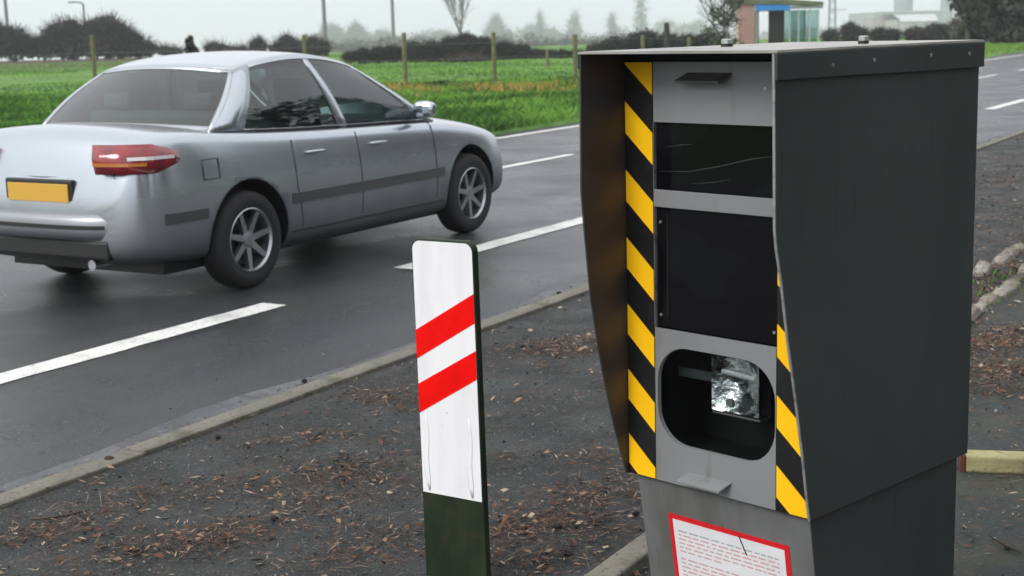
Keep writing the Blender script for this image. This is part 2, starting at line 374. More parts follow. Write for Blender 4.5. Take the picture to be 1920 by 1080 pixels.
# painted lines: broken edge line, broken centre line, far edge line (ragged edges, worn film)
def dash(s0, s1, n0, n1, name='road_marking'):
    k = max(3, int((s1 - s0) / .12)); v = []
    for i in range(k + 1):
        s = s0 + (s1 - s0) * i / k
        v.append(rd(s, n0 + R.uniform(-.006, .006), .0045))
    for i in range(k, -1, -1):
        s = s0 + (s1 - s0) * i / k
        v.append(rd(s, n1 + R.uniform(-.006, .006), .0045))
    fs = [(i, i + 1, 2 * k + 1 - (i + 1), 2 * k + 1 - i) for i in range(k)]
    tag(mesh(name, v, fs, M['line']), kind='structure')
for s0, s1 in ((2.6, 6.72), (8.1, 10.95), (12.4, 15.2), (16.7, 19.5), (21.0, 23.9), (25.6, 28.6), (30.3, 33.3), (35, 38), (39.7, 42.7), (44.4, 47.4)):
    dash(s0, s1, 5.55, 5.735)
for s0, s1 in ((-2, 1), (3.2, 6.2), (8.4, 11.2), (14.2, 16.2), (20, 22.3), (26, 28.5), (32, 34.5), (37.4, 40.0), (42.6, 46), (50, 54)):
    dash(s0, s1, 8.60, 8.72)
dash(-10, 38, 10.92, 11.06)
dash(44, 110, 11.6, 11.74)

# second edging: stones between the verge and the footpath, long smooth pieces in the foreground
eroot = bpy.data.objects.new('edging', None); link(eroot); tag(eroot, kind='structure')
s = 2.2
while s < 5.2:
    b = MB(); b.box((0, -.045, -.08), (.99, .045, .045))
    k = b.build('edging_block', M['kerb'], eroot, bevel=.008); k.location = rd(s, 1.845); k.rotation_euler = (0, 0, PI / 2 - HD); s += 1.0
def stone_mesh(l, w, h):
    b = MB(); n = 8; sec = []
    for x in (0, .12 * l, .5 * l, .88 * l, l):
        e = .78 if x in (0, l) else 1
        sec.append([(x, w * e * math.cos(a) * .5 * (1.1 if abs(math.cos(a)) > .6 else 1) + R.uniform(-.004, .004), h * e * (.5 + .5 * math.sin(a)) - .042 + R.uniform(-.004, .004)) for a in [2 * PI * k / n for k in range(n)]])
    vs = [v for r in sec for v in r]; fs = []
    for i in range(4):
        for k in range(n): fs.append((i * n + k, i * n + (k + 1) % n, (i + 1) * n + (k + 1) % n, (i + 1) * n + k))
    fs += [tuple(range(n - 1, -1, -1)), tuple(range(4 * n, 5 * n))]
    b.add(vs, fs); return b
stones = [stone_mesh(R.uniform(.17, .3), R.uniform(.085, .11), R.uniform(.075, .10)) for _ in range(6)]
s = 5.3; k0 = []
protos = []
for row, (n, s_end) in enumerate(((1.80, 22), (2.05, 22))):
    s = 5.3
    while s < s_end:
        i = R.randrange(6)
        if len(protos) <= i or i not in dict(protos):
            ob = stones[i].build('edging_stone', M['edgestone'][i % 3], eroot, smooth=False, bevel=.006); protos.append((i, ob))
        else:
            ob = dict(protos)[i].copy(); link(ob, eroot)
        l = max(v[0] for v in stones[i].v)
        if row == 1 and R.random() < .3:
            s += l; continue
        ob.location = rd(s, n + R.uniform(-.012, .012), R.uniform(-.01, .006)); ob.rotation_euler = (R.uniform(-.2, .2), R.uniform(-.12, .12), PI / 2 - HD + R.uniform(-.14, .14))
        s += l + R.uniform(.02, .07)

# ------------------------------------------------------------------ speed camera housing
TH = -.8053
TWO = Vector((.63, 2.9991, 0))
tower = thing('speed_camera_housing', 'tall dark grey roadside camera cabinet with black and yellow striped front', 'speed camera', TWO, TH)
# local axes: x along the front (0 right edge, -W left edge), y backward, z up
W, D = .525, .665
ZB, ZT, VD, ZK = .555, 1.555, .142, 1.165
prof = [(-VD, ZT - .004), (-VD, ZK)] + [(-VD + (VD - .004) * (1 - math.cos(t * PI / 2)) ** 1.0 * (.35 + .65 * t), ZK - (ZK - ZB) * t) for t in (.15, .3, .45, .6, .75, .9, 1.0)] + [(D, ZB), (D, ZT - .004)]
prof[1:9] = [(-.136, 1.20), (-.131, 1.165), (-.113, 1.09), (-.087, .954), (-.062, .847), (-.033, .707), (-.012, .59), (-.005, ZB)]
prof_l = [prof[0], (-.146, 1.25), (-.138, 1.16), (-.122, 1.011), (-.102, .90), (-.083, .815), (-.050, .69), (-.012, .575), (-.005, ZB)] + prof[9:]
for x0, nm in ((-.004, 'side_panel'), (-W, 'side_panel')):
    b = MB(); b.prism(prof if x0 > -.1 else prof_l, x0, x0 + .004, lambda a, c, h: (h, a, c))
    b.build(nm, M['grey_side'] if x0 > -.1 else M['grey_flap'], tower, bevel=.0012)
b = MB()                                             # folded bright edge of the near side panel
ed = [p for p in prof[:9]]
for (a0, c0), (a1, c1) in zip(ed[:-1], ed[1:]):
    b.add([(-.0045, a0 - .0022, c0), (.0008, a0 - .0022, c0), (.0008, a1 - .0022, c1), (-.0045, a1 - .0022, c1),
           (-.0045, a0 + .001, c0), (.0008, a0 + .001, c0), (.0008, a1 + .001, c1), (-.0045, a1 + .001, c1)],
          [(0, 1, 2, 3), (4, 7, 6, 5), (0, 4, 5, 1), (3, 2, 6, 7), (1, 5, 6, 2), (0, 3, 7, 4)])
b.build('edge_trim', M['edge'], tower)
b = MB(); ed = prof_l[:9]
for (a0, c0), (a1, c1) in zip(ed[:-1], ed[1:]):
    b.add([(-W - .0005, a0 - .002, c0), (-W + .0042, a0 - .002, c0), (-W + .0042, a1 - .002, c1), (-W - .0005, a1 - .002, c1),
           (-W - .0005, a0 + .001, c0), (-W + .0042, a0 + .001, c0), (-W + .0042, a1 + .001, c1), (-W - .0005, a1 + .001, c1)],
          [(0, 1, 2, 3), (4, 7, 6, 5), (0, 4, 5, 1), (3, 2, 6, 7), (1, 5, 6, 2), (0, 3, 7, 4)])
b.build('edge_trim', M['grey_side'], tower)
b = MB(); b.box((-W + .0045, D - .004, ZB), (-.0045, D, ZT - .006)); b.build('back_panel', M['grey_side'], tower)
b = MB(); b.box((-W + .0045, .012, ZB), (-.0045, D - .005, ZB + .004)); b.build('floor_panel', M['grey_side'], tower)
# roof: a plate with folded skirts on the sides and back
b = MB(); b.box((-W - .004, -VD - .004, ZT - .003), (.009, D + .008, ZT + .001)); b.build('roof', M['roof_top'], tower, bevel=.0012)
b = MB(); b.box((-W - .002, -VD - .002, ZT + .0015), (.007, D + .006, ZT + .003)); b.build('roof_sheet', M['roof_top'], tower)
b = MB()
b.prism([(-VD - .004, ZT - .0035), (-VD - .004, 1.499), (.1, 1.4985), (.35, 1.4955), (D + .008, 1.4955), (D + .008, ZT - .0035)], .003, .009, lambda a, c, h: (h, a, c))
b.build('roof_skirt', M['grey_side'], tower, bevel=.0014)
b = MB(); b.box((-W - .004, -VD - .004, 1.52), (-W - .001, D + .008, ZT - .0035)); b.build('roof_skirt', M['grey_side'], tower, bevel=.001)
b = MB(); b.box((-W, D + .003, 1.497), (.0025, D + .008, ZT - .0035)); b.build('roof_skirt', M['grey_side'], tower, bevel=.001)
for bx, by, rr in ((-.385, .205, .013), (-.12, .36, .011)):
    b = MB(); b.tube([(bx, by, ZT + .003), (bx, by, ZT + .010)], rr * 1.1, 12, 0); b.build('bolt', M['c_black'], tower)
    b = MB(); b.tube([(bx, by, ZT + .0102), (bx, by, ZT + .019), (bx, by, ZT + .021)], [rr, rr, rr * .7], 8, 0); b.build('bolt_head', M['screw'], tower)
for ry, rz in ((.045, 1.523), (.20, 1.527), (.43, 1.530), (.60, 1.528)):
    b = MB(); b.tube([(.0092, ry, rz), (.0112, ry, rz)], .0045, 8); b.build('rivet', M['edge'], tower)
# front: striped strips, grey plates, dark panes
XL, XR = -.435, -.094
def plate(name, x0, x1, z0, z1, m, y0=0.0, y1=.004, bev=.0012, parent=tower):
    b = MB(); b.box((x0, y0, z0), (x1, y1, z1)); return b.build(name, m, parent, bevel=bev)
ftop = plate('front_plate', XL, XR, 1.396, 1.531, M['grey_front'])
plate('roof_gap_shade', -W + .006, -.006, 1.5335, 1.551, M['dark'], .02, .03, 0)  # black strip standing in for the shade under the roof
fbar = plate('front_plate', XL, XR, 1.204, 1.244, M['grey_front'])
for z0, z1 in ((1.244, 1.396), (.923, 1.204)):
    pn = plate('dark_window', XL + .001, XR - .001, z0, z1, M['pane'], .010, .014, 0)
    for sx_ in (XL + .012, XR - .012):
        for sz in (z0 + .03, z1 - .035):
            if z1 - z0 > .2:
                b = MB(); b.tube([(sx_, .0098, sz), (sx_, .0075, sz)], .0035, 8); b.build('screw', M['screw'], pn)
for pts_ in ([(-.425, 1.285), (-.34, 1.288), (-.25, 1.305), (-.17, 1.324), (-.115, 1.332)], [(-.33, 1.262), (-.27, 1.268), (-.225, 1.277)], [(-.41, 1.34), (-.36, 1.347), (-.33, 1.349)]):
    b = MB(); b.tube([(x, .0099, z) for x, z in pts_], [.0004] + [.0011] * (len(pts_) - 2) + [.0003], 5); b.v = [(v[0], .0099 + (v[1] - .0099) * .2, v[2]) for v in b.v]; b.build('pane_reflection', M['pane_reflection'], tower)
plate('window_reveal', XL - .0005, XL + .0005, .923, 1.396, M['edge'], .0, .0098, 0)
plate('inner_rib', XL + .03, XL + .032, .95, 1.19, M['c_black'], .0092, .0098, 0)
# lower plate with a rounded opening
ox, oz, ohw, ohh, orad = -.262, .768, .166, .116, .085
inner = []
for cx_, cz_, a0 in ((1, 1, 0), (-1, 1, 90), (-1, -1, 180), (1, -1, 270)):
    for k in range(9):
        a = math.radians(a0 + 90 * k / 8)
        inner.append((ox + cx_ * (ohw - orad) + orad * math.cos(a), oz + cz_ * (ohh - orad) + orad * math.sin(a)))
PZ0, PZ1 = ZB + .002, .923
outer = []
for (x, z) in inner:
    dx, dz = x - ox, z - oz
    t = min((XR - ox) / dx if dx > 1e-6 else (XL - ox) / dx if dx < -1e-6 else 9e9, (PZ1 - oz) / dz if dz > 1e-6 else (PZ0 - oz) / dz if dz < -1e-6 else 9e9)
    outer.append([ox + dx * t, oz + dz * t])
for cxx, czz in ((XR, PZ1), (XL, PZ1), (XL, PZ0), (XR, PZ0)):
    i = min(range(len(outer)), key=lambda i: (outer[i][0] - cxx) ** 2 + (outer[i][1] - czz) ** 2); outer[i] = [cxx, czz]
n = len(inner); vs = []; fs = []
for ring, y in ((outer, 0.0), (inner, 0.0), (inner, .012), (outer, .004)):
    vs += [(x, y, z) for x, z in ring]
for r0 in range(3):
    for i in range(n): fs.append((r0 * n + i, r0 * n + (i + 1) % n, (r0 + 1) * n + (i + 1) % n, (r0 + 1) * n + i))
mesh('front_plate', vs, fs, M['grey_front'], tower)
b = MB(); b.prism([(ox + (x - ox) * 1.03, oz + (z - oz) * 1.03) for x, z in inner], .0125, .0155, lambda a, c, h: (a, h, c)); b.build('flash_window', M['clear'], tower)
b = MB()                                             # black chamber behind the flash window
x0, x1, z0, z1 = XL - .02, XR + .02, .62, .90
b.add([(x0, .02, z0), (x1, .02, z0), (x1, .02, z1), (x0, .02, z1), (x0, .2, z0), (x1, .2, z0), (x1, .2, z1), (x0, .2, z1)], [(4, 5, 6, 7), (0, 1, 5, 4), (1, 2, 6, 5), (2, 3, 7, 6), (3, 0, 4, 7)])
b.build('flash_chamber', M['dark'], tower)
b = MB(); b.box((XL + .02, .06, .80), (-.27, .064, .822)); b.build('chamber_bar', M['grey_side'], tower)
flash = MB()
fx0, fx1, fz0, fz1 = -.281, -.150, .752, .884
flash.box((fx0 - .006, .05, fz0 - .006), (fx1 + .006, .12, fz1 + .006))
fl = flash.build('flash_lamp', M['c_black'], tower)
vs, fs = [], []; G = 9
for i in range(G + 1):
    for j in range(G + 1):
        a, c = i / G * 2 - 1, j / G * 2 - 1
        vs.append((fx0 + (fx1 - fx0) * i / G, .046 + .03 * (1 - a * a) * (1 - c * c) + R.uniform(-.005, .005) * (abs(a) < .95), fz0 + (fz1 - fz0) * j / G))
for i in range(G):
    for j in range(G):
        q = i * (G + 1) + j; fs.append((q, q + G + 1, q + G + 2, q + 1))
# the dish sits proud of its black case
vs = [(x, y - .001 if 0 else y - .031, z) for x, y, z in vs]
mesh('reflector', vs, fs, M['mirror'], fl, True)
b = MB(); b.box((fx0, .0125 + .004, fz0), (fx1, .0125 + .005, fz1)); b.build('lens', M['clear_lens'], fl)
b = MB(); b.tube([(fx0 + .045, .026, .772), (fx0 + .045, .020, .772)], .010, 10); b.build('flash_tube', M['screw'], fl)
b = MB(); b.tube([(fx0 + .02, .030, .84), (fx1 - .02, .030, .834)], .006, 8); b.build('flash_tube', M['lamp_white'], fl)
b = MB(); b.box((fx0, .014 + .004, fz0 - .009), (fx1, .045, fz0 - .005)); b.build('lamp_ledge', M['screw'], fl)
# hooded pull handles
def hood(z0, m, name='handle'):
    b = MB(); x0, x1 = -.335, -.213
    b.add([(x0, -.0005, z0), (x1, -.0005, z0), (x1 - .014, -.030, z0 - .017), (x0 - .014, -.030, z0 - .017),
           (x0, -.0005, z0 - .004), (x1, -.0005, z0 - .004), (x1 - .014, -.030, z0 - .023), (x0 - .014, -.030, z0 - .023)],
          [(0, 3, 2, 1), (4, 5, 6, 7), (0, 1, 5, 4), (1, 2, 6, 5), (2, 3, 7, 6), (3, 0, 4, 7)])
    return b.build(name, m, tower, bevel=.001)
hood(1.508, M['handle']); hood(.596, M['grey_front'])
b = MB(); b.tube([(-.125, -.0004, 1.475), (-.125, -.002, 1.475)], .003, 8); b.build('screw', M['screw'], tower)
# hazard strips
def hazard(x0, x1, z_top_left, first_partial):
    s = MB(); s.box((x0, .0, ZB + .001), (x1, .0035, 1.531)); st = s.build('hazard_strip', M['black'], tower)
    slope = -.0725 / .084; per = .1575; ht = .072
    z = z_top_left + (per if first_partial else 0)
    while z > ZB - .1:
        poly = [(x0 + .001, z), (x1 - .001, z + slope * (x1 - x0 - .002)), (x1 - .001, z - ht + slope * (x1 - x0 - .002)), (x0 + .001, z - ht)]
        # clip to the strip's ends
        for lim, sg in ((1.5295, 1), (ZB + .003, -1)):
            out = []
            for i in range(len(poly)):
                p, q = poly[i], poly[(i + 1) % len(poly)]
                ip, iq = (lim - p[1]) * sg >= 0, (lim - q[1]) * sg >= 0
                if ip: out.append(p)
                if ip != iq:
                    t = (lim - p[1]) / (q[1] - p[1]); out.append((p[0] + t * (q[0] - p[0]), lim))
            poly = out
            if len(poly) < 3: break
        if len(poly) >= 3:
            b = MB(); b.prism(poly, -.0012, -.0002, lambda a, c, h: (a, h, c)); b.build('yellow_stripe', M['yellow'], st)
        z -= per
    return st
hazard(-W + .006, XL - .001, 1.441, True)
hazard(XR + .002, -.0055, 1.1330 + .1575 * 2, True)
# pedestal with a leaning front, the notice on it
def pfn(p):
    return Vector((p.x, p.y + (max(0, .06 - p.y) / .06) * (.555 - p.z) * .16, p.z))
b = MB(); b.box((-.508, .022, 0.0), (-.016, .645, ZB - .004), fn=lambda p: Vector((p.x, p.y + ((.54 - p.z) * .16 if p.y < .1 else 0), p.z)))
ped = b.build('pedestal', M['grey_side'], tower, bevel=.003)
def front_y(z, off): return .022 + (.54 - z) * .16 - off
def fplate(name, x0, x1, z0, z1, m, off0, off1, parent):
    b = MB()
    b.add([(x0, front_y(z0, off1), z0), (x1, front_y(z0, off1), z0), (x1, front_y(z1, off1), z1), (x0, front_y(z1, off1), z1),
           (x0, front_y(z0, off0), z0), (x1, front_y(z0, off0), z0), (x1, front_y(z1, off0), z1), (x0, front_y(z1, off0), z1)],
          [(0, 1, 2, 3), (7, 6, 5, 4), (0, 4, 5, 1), (1, 5, 6, 2), (2, 6, 7, 3), (3, 7, 4, 0)])
    return b.build(name, m, parent)
pp = fplate('pedestal_lit_front', -.507, -.017, .01, .5485, M['grey_ped'], -.001, .003, ped)  # lighter sheet over the pedestal front, standing for the light on it
nt = fplate('notice', -.424, -.078, .14, .470, M['sign_red'], .0032, .0045, ped)
fplate('notice_paper', -.411, -.091, .153, .457, M['sign_white'], .0046, .0054, nt)
ib = MB()
z = .428; row = 0
while z > .165:
    x = -.398; lim = -.108 if row % 6 not in (5,) else -.27
    while x < lim:
        w = R.uniform(.008, .030); w = min(w, lim - x)
        if w > .004:
            h = .0034
            ib.add([(x, front_y(z, .0057), z), (x + w, front_y(z, .0057), z), (x + w, front_y(z + h, .0057), z + h), (x, front_y(z + h, .0057), z + h)], [(0, 1, 2, 3)], 1 if row == 0 else 0)
        x += w + R.uniform(.004, .007)
    row += 1; z -= .0105 if row % 6 else .02
tl = ib.build('printed_text', [M['ink_red'], M['ink_grey']], nt); tl['kind'] = 'stuff'
b = MB(); b.tube([(-.215, front_y(.462, .0065), .462), (-.203, front_y(.43, .0065), .43), (-.197, front_y(.417, .0065), .417)], .0014, 5); b.build('stuck_pine_needle', M['twig'], nt)
b = MB(); b.box((-.515, .10, 0), (-.01, .66, .02)); b.build('base_plate', M['grey_side'], tower, bevel=.004)

# ------------------------------------------------------------------ marker board (white and red countdown marker)
mk = thing('marker_post', 'white marker board with two red diagonal bars on dark green foot', 'marker post', (-.188, 4.096, 0), -.608)
mk.rotation_euler = (0.0, -0.010, -.608)
def mk_out(z0, z1, w0, w1, r=.03):
    pts = [(-w0 / 2, z0), (w0 / 2, z0)]
    for cx_, a0 in ((1, 0), (-1, 90)):
        for k in range(7):
            a = math.radians(a0 + 15 * k); pts.append((cx_ * (w1 / 2 - r) + r * math.cos(a), z1 - r + r * math.sin(a)))
    return pts
b = MB(); b.prism(mk_out(0, 1.026, .226, .222), 0, .024, lambda a, c, h: (a, h, c)); body = b.build('post_body', M['green_plastic'], mk, bevel=.004)
b = MB(); b.prism(mk_out(.268, 1.020, .214, .212, .026), -.0015, -.0003, lambda a, c, h: (a, h, c)); wf = b.build('white_face', M['white_film'], body)
for l1, l0, r1, r0 in ((.757, .672, .872, .788), (.596, .509, .708, .625)):
    b = MB(); b.prism([(-.1065, l0), (.1065, r0 + .006), (.1065, r1 + .006), (-.1065, l1)], -.0028, -.0018, lambda a, c, h: (a, h, c)); b.build('red_bar', M['red_film'], body)
for x in (-.085, .072):
    b = MB(); pts = [(x + .004 * math.sin(z * 31), -.0016, z) for z in [.275 + .03 * i for i in range(9)]]
    b.tube(pts, [.004, .009, .010, .009, .008, .007, .006, .004, .001], 8); b.v = [(v[0], -.0016 + (v[1] + .0016) * .07, v[2]) for v in b.v]; b.build('film_crease', M['white_film'], body, smooth=True)

# ------------------------------------------------------------------ yellow painted rail behind the cabinet
p0, p1 = ground(1803, 886), ground(1995, 893)
dv = (p1 - p0); ang = math.atan2(dv.y, dv.x)
yr = thing('kerb_rail', 'yellow painted low rail lying on the path behind the camera cabinet', 'kerb rail', (p0.x, p0.y, 0), ang)
b = MB(); b.box((.012, 0, .0), (dv.length * 1.3, .09, .062)); b.build('beam', M['yellow_rail'], yr, bevel=.008)
b = MB(); b.box((-.006, -.004, .0), (.0115, .094, .066)); b.build('rusty_end', M['rust'], yr, bevel=.003)

# ------------------------------------------------------------------ silver saloon car (rear three-quarter view)
CX, CN = 6.16, 6.98
car = thing('saloon_car', 'silver saloon car driving away on the road beside the marker board', 'car', rd(CX, CN), PI / 2 - HD)
# local axes: x forward from the rear bumper, y left, z up
ST = [  # x, half width, z bottom, shoulder z, crown, side tumble
    (0.00, .60, .36, .60, .02), (.03, .70, .30, .70, .03), (.08, .775, .27, .90, .05), (.15, .815, .25, 1.02, .06), (.30, .845, .24, 1.035, .055), (.55, .860, .22, 1.030, .05),
    (.80, .868, .20, 1.015, .045), (1.10, .872, .19, .99, .045), (1.6, .875, .18, .965, .04), (2.2, .875, .18, .945, .04), (2.8, .875, .18, .93, .04), (3.2, .872, .18, .915, .045),
    (3.45, .868, .19, .89, .06), (3.7, .862, .20, .855, .075), (3.95, .845, .21, .81, .075), (4.15, .81, .22, .755, .07), (4.28, .755, .24, .69, .06), (4.36, .67, .27, .61, .04), (4.40, .56, .32, .53, .02)]
rings = []
for x, w, zb, zs, cr in ST:
    h = zs - zb
    half = [(0.0, zb), (w * .55, zb), (w * .88, zb + .015), (w * .965, zb + .07 * min(1, h / .5)), (w * .99, zb + h * .25), (w, zb + h * .42), (w * .995, zb + h * .60), (w * .975, zb + h * .80), (w * .945, zs - .035 * min(1, h)), (w * .90, zs), (w * .72, zs + cr * .45), (w * .40, zs + cr * .85), (0.0, zs + cr)]
    ring = [(x, y, z) for y, z in half] + [(x, -y, z) for y, z in half[-2:0:-1]]
    rings.append(ring)
nr = len(rings[0]); vs = [v for r in rings for v in r]; fs = []; mi = []
for i in range(len(rings) - 1):
    for k in range(nr):
        fs.append((i * nr + k, i * nr + (k + 1) % nr, (i + 1) * nr + (k + 1) % nr, (i + 1) * nr + k))
        mi.append(1 if (.75 < rings[i][0][0] < 3.15 and k in (10, 11, 12, 13)) else 0)
fs += [tuple(range(nr - 1, -1, -1)), tuple(range((len(rings) - 1) * nr, len(rings) * nr))]; mi += [0, 0]
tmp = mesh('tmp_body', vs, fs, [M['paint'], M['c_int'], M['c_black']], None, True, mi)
bm = bmesh.new(); bm.from_mesh(tmp.data); bmesh.ops.recalc_face_normals(bm, faces=bm.faces); bm.to_mesh(tmp.data); bm.free()
sm = tmp.modifiers.new('sub', 'SUBSURF'); sm.levels = 2; sm.render_levels = 2
AX0, AX1, WR = .95, 3.62, .315
cutters = []
for ax in (AX0, AX1):
    for sg in (-1, 1):
        b = MB(); b.tube([(ax, sg * .60, WR + .02), (ax, sg * 1.1, WR + .02)], WR + .055, 40)
        c = b.build('tmp_cut', M['c_black']); cutters.append(c)
        mo = tmp.modifiers.new('cut', 'BOOLEAN'); mo.operation = 'DIFFERENCE'; mo.solver = 'EXACT'; mo.object = c
        try: mo.material_mode = 'TRANSFER'
        except Exception: pass
bpy.context.view_layer.update()
dg = bpy.context.evaluated_depsgraph_get()
me = bpy.data.meshes.new_from_object(tmp.evaluated_get(dg))
body_o = link(bpy.data.objects.new('body', me), car)
for o in cutters + [tmp]: bpy.data.objects.remove(o)
def belt(t):
    x = .74 + t * (3.22 - .74)
    w = np.interp(x, [s[0] for s in ST], [s[1] for s in ST]); z = np.interp(x, [s[0] for s in ST], [s[3] for s in ST])
    return Vector((x, w * .885, z + .004))
def rail(t):
    x = 1.18 + t * (2.46 - 1.18)
    return Vector((x, .575 + .025 * math.sin(PI * t), 1.375 + .085 * math.sin(PI * (.12 + .80 * t)) ** .8 if 0 else 1.372 + .088 * (1 - (2 * t - .95) ** 2)))
def side(t, v, sg=1, off=0.0):
    p = belt(t).lerp(rail(t), v); p.y += .035 * math.sin(PI * v) - off; p.z += 0
    return Vector((p.x, p.y * sg, p.z))
def patch(fn, a0, a1, b0, b1, na, nb, thick=0.0):
    vs = [fn(a0 + (a1 - a0) * i / na, b0 + (b1 - b0) * j / nb) for i in range(na + 1) for j in range(nb + 1)]
    fs = [(i * (nb + 1) + j, (i + 1) * (nb + 1) + j, (i + 1) * (nb + 1) + j + 1, i * (nb + 1) + j + 1) for i in range(na) for j in range(nb)]
    return vs, fs
def front_g(a, v):     # windscreen: a across -1..1
    p = belt(1).lerp(rail(1), v); y = p.y + .035 * math.sin(PI * v)
    return Vector((p.x + .16 * (1 - a * a) * (1 - .4 * v), a * y, p.z + .03 * (1 - a * a) * v + .02 * (1 - a * a) * (1 - v)))
def rear_g(a, v):
    p = belt(0).lerp(rail(0), v); y = p.y + .035 * math.sin(PI * v)
    return Vector((p.x - .13 * (1 - a * a) * (1 - .5 * v), a * y, p.z + .035 * (1 - a * a) * v + .025 * (1 - a * a) * (1 - v) + .015 * math.sin(PI * v)))
def roof_g(t, a):
    p = rail(t)
    if t <= 0: q = rear_g(a, 1)
    elif t >= 1: q = front_g(a, 1)
    x = p.x - .065 * (1 - a * a) * (1 - t) ** 2 + .096 * (1 - a * a) * t ** 2
    return Vector((x, a * p.y, p.z + .033 * (1 - a * a) ** .9))
fb = MB()
for sg in (1, -1):
    for t0, t1, v0, v1 in ((0, .115, 0, 1), (.52, .56, .02, .94), (.95, 1, 0, 1), (.115, .95, .945, 1), (.115, .95, 0, .03)):
        fb.add(*patch(lambda t, v: side(t, v, sg), t0, t1, v0, v1, max(2, int((t1 - t0) * 24)), 8), 0)
fb.add(*patch(rear_g, -1, 1, .0, .06, 12, 2)); fb.add(*patch(rear_g, -1, 1, .95, 1, 12, 1)); fb.add(*patch(front_g, -1, 1, 0, .05, 12, 2)); fb.add(*patch(front_g, -1, 1, .95, 1, 12, 1))
for f in (rear_g, front_g):
    fb.add(*patch(f, -1, -.955, 0, 1, 2, 8)); fb.add(*patch(f, .955, 1, 0, 1, 2, 8))
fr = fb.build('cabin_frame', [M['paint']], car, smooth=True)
so = fr.modifiers.new('solid', 'SOLIDIFY'); so.thickness = .022; so.offset = -1
vs, fs = patch(roof_g, 0, 1, -1, 1, 18, 18)
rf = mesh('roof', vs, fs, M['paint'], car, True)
def outward(o):
    bm = bmesh.new(); bm.from_mesh(o.data); c = Vector((1.95, 0, .9))
    for f in bm.faces:
        if f.normal.dot(f.calc_center_median() - c) < 0: f.normal_flip()
    bm.to_mesh(o.data); bm.free(); return o
outward(rf); outward(fr)
so = rf.modifiers.new('solid', 'SOLIDIFY'); so.thickness = .02; so.offset = -1
for sg in (1, -1):
    for t0, t1 in ((.105, .53), (.55, .96)):
        vs, fs = patch(lambda t, v: side(t, v, sg, .007), t0, t1, .01, .95, 8, 6)
        outward(mesh('side_window', vs, fs, M['c_glass'], car, True))
        b = MB()
        v1, f1 = patch(lambda t, v: side(t, v, sg, -.002), t0 + .005, t1 - .005, .0, .022, 8, 1); b.add(v1, f1)
        b.build('window_seal', M['c_black'], car)
vs, fs = patch(lambda a, v: rear_g(a, v) + Vector((.006, 0, -.004)), -.965, .965, .04, .96, 14, 6); outward(mesh('rear_window', vs, fs, M['c_glass'], car, True))
vs, fs = patch(lambda a, v: front_g(a, v) + Vector((-.006, 0, -.004)), -.94, .94, .03, .96, 14, 6); outward(mesh('windscreen', vs, fs, M['c_glass'], car, True))
# body details laid on the body side; width at a given station and height
def side_y(x, z):
    xs = [s[0] for s in ST]; w = np.interp(x, xs, [s[1] for s in ST]); zb = np.interp(x, xs, [s[2] for s in ST]); zs = np.interp(x, xs, [s[3] for s in ST]); h = zs - zb
    return w * np.interp((z - zb) / h, [0, .03, .13, .25, .42, .60, .80, .95, 1.0], [.55, .88, .965, .99, 1, .995, .975, .945, .90])
def side_strip(name, x0, x1, zf, hw, m, sg, off=.006, th=.02, n=14):
    b = MB(); vs = []; fs = []
    for i in range(n + 1):
        x = x0 + (x1 - x0) * i / n; z = zf(x)
        for dz, o in ((-hw, -th), (-hw, off), (hw, off), (hw, -th)): vs.append((x, sg * (side_y(x, z + dz) + o), z + dz))
    for i in range(n):
        for k in range(4): fs.append((i * 4 + k, i * 4 + (k + 1) % 4, i * 4 + 4 + (k + 1) % 4, i * 4 + 4 + k))
    fs += [(3, 2, 1, 0), tuple(n * 4 + k for k in range(4))]
    b.add(vs, fs); return b.build(name, m, car)
for sg in (-1, 1):
    side_strip('side_moulding', 1.36, 3.2, lambda x: .535, .032, M['moulding'], sg, .008)
    side_strip('side_moulding', .22, .56, lambda x: .535, .032, M['moulding'], sg, .006, n=5)
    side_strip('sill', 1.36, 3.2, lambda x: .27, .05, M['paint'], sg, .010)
    for x in (1.30 if 0 else 1.42, 2.14, 3.10):
        b = MB(); pts = []
        for z in (.34, .45, .6, .75, .88, .915):
            xx = x + (.0 if x > 1.5 else max(0, .62 - z) * .2)
            pts.append((xx, sg * (side_y(xx, z) + .0006), z))
        b.tube(pts, .0035, 5); b.build('door_gap', M['c_black'], car)
    for x in (1.55, 2.28):
        b = MB(); y = side_y(x, .82); b.tube([(x, sg * (y - .005), .82), (x + .02, sg * (y + .026), .822), (x + .16, sg * (y + .026), .822), (x + .18, sg * (y - .005), .82)], .012, 8); b.build('door_handle', M['paint'], car, True)
    b = MB(); p = side(.90, .06); y = p.y
    secs = []
    for yy, rz_, rx_ in ((.03, .040, .05), (.06, .058, .066), (.12, .064, .066), (.175, .056, .055), (.20, .036, .034)):
        secs.append([(p.x + rx_ * (math.cos(a_) * (1.25 if math.cos(a_) > 0 else .55)), y + yy, p.z + .066 + rz_ * math.sin(a_)) for a_ in [2 * PI * k / 14 for k in range(14)]])
    b.add([v for q in secs for v in q], [(i * 14 + k, i * 14 + (k + 1) % 14, i * 14 + 14 + (k + 1) % 14, i * 14 + 14 + k) for i in range(4) for k in range(14)] + [tuple(range(13, -1, -1)), tuple(range(56, 70))])
    b.box((p.x - .01, y - .03, p.z + .03), (p.x + .02, y + .035, p.z + .06))
    b.v = [(v[0], v[1] * sg, v[2]) for v in b.v]; b.build('door_mirror', M['paint'], car, bevel=.006)
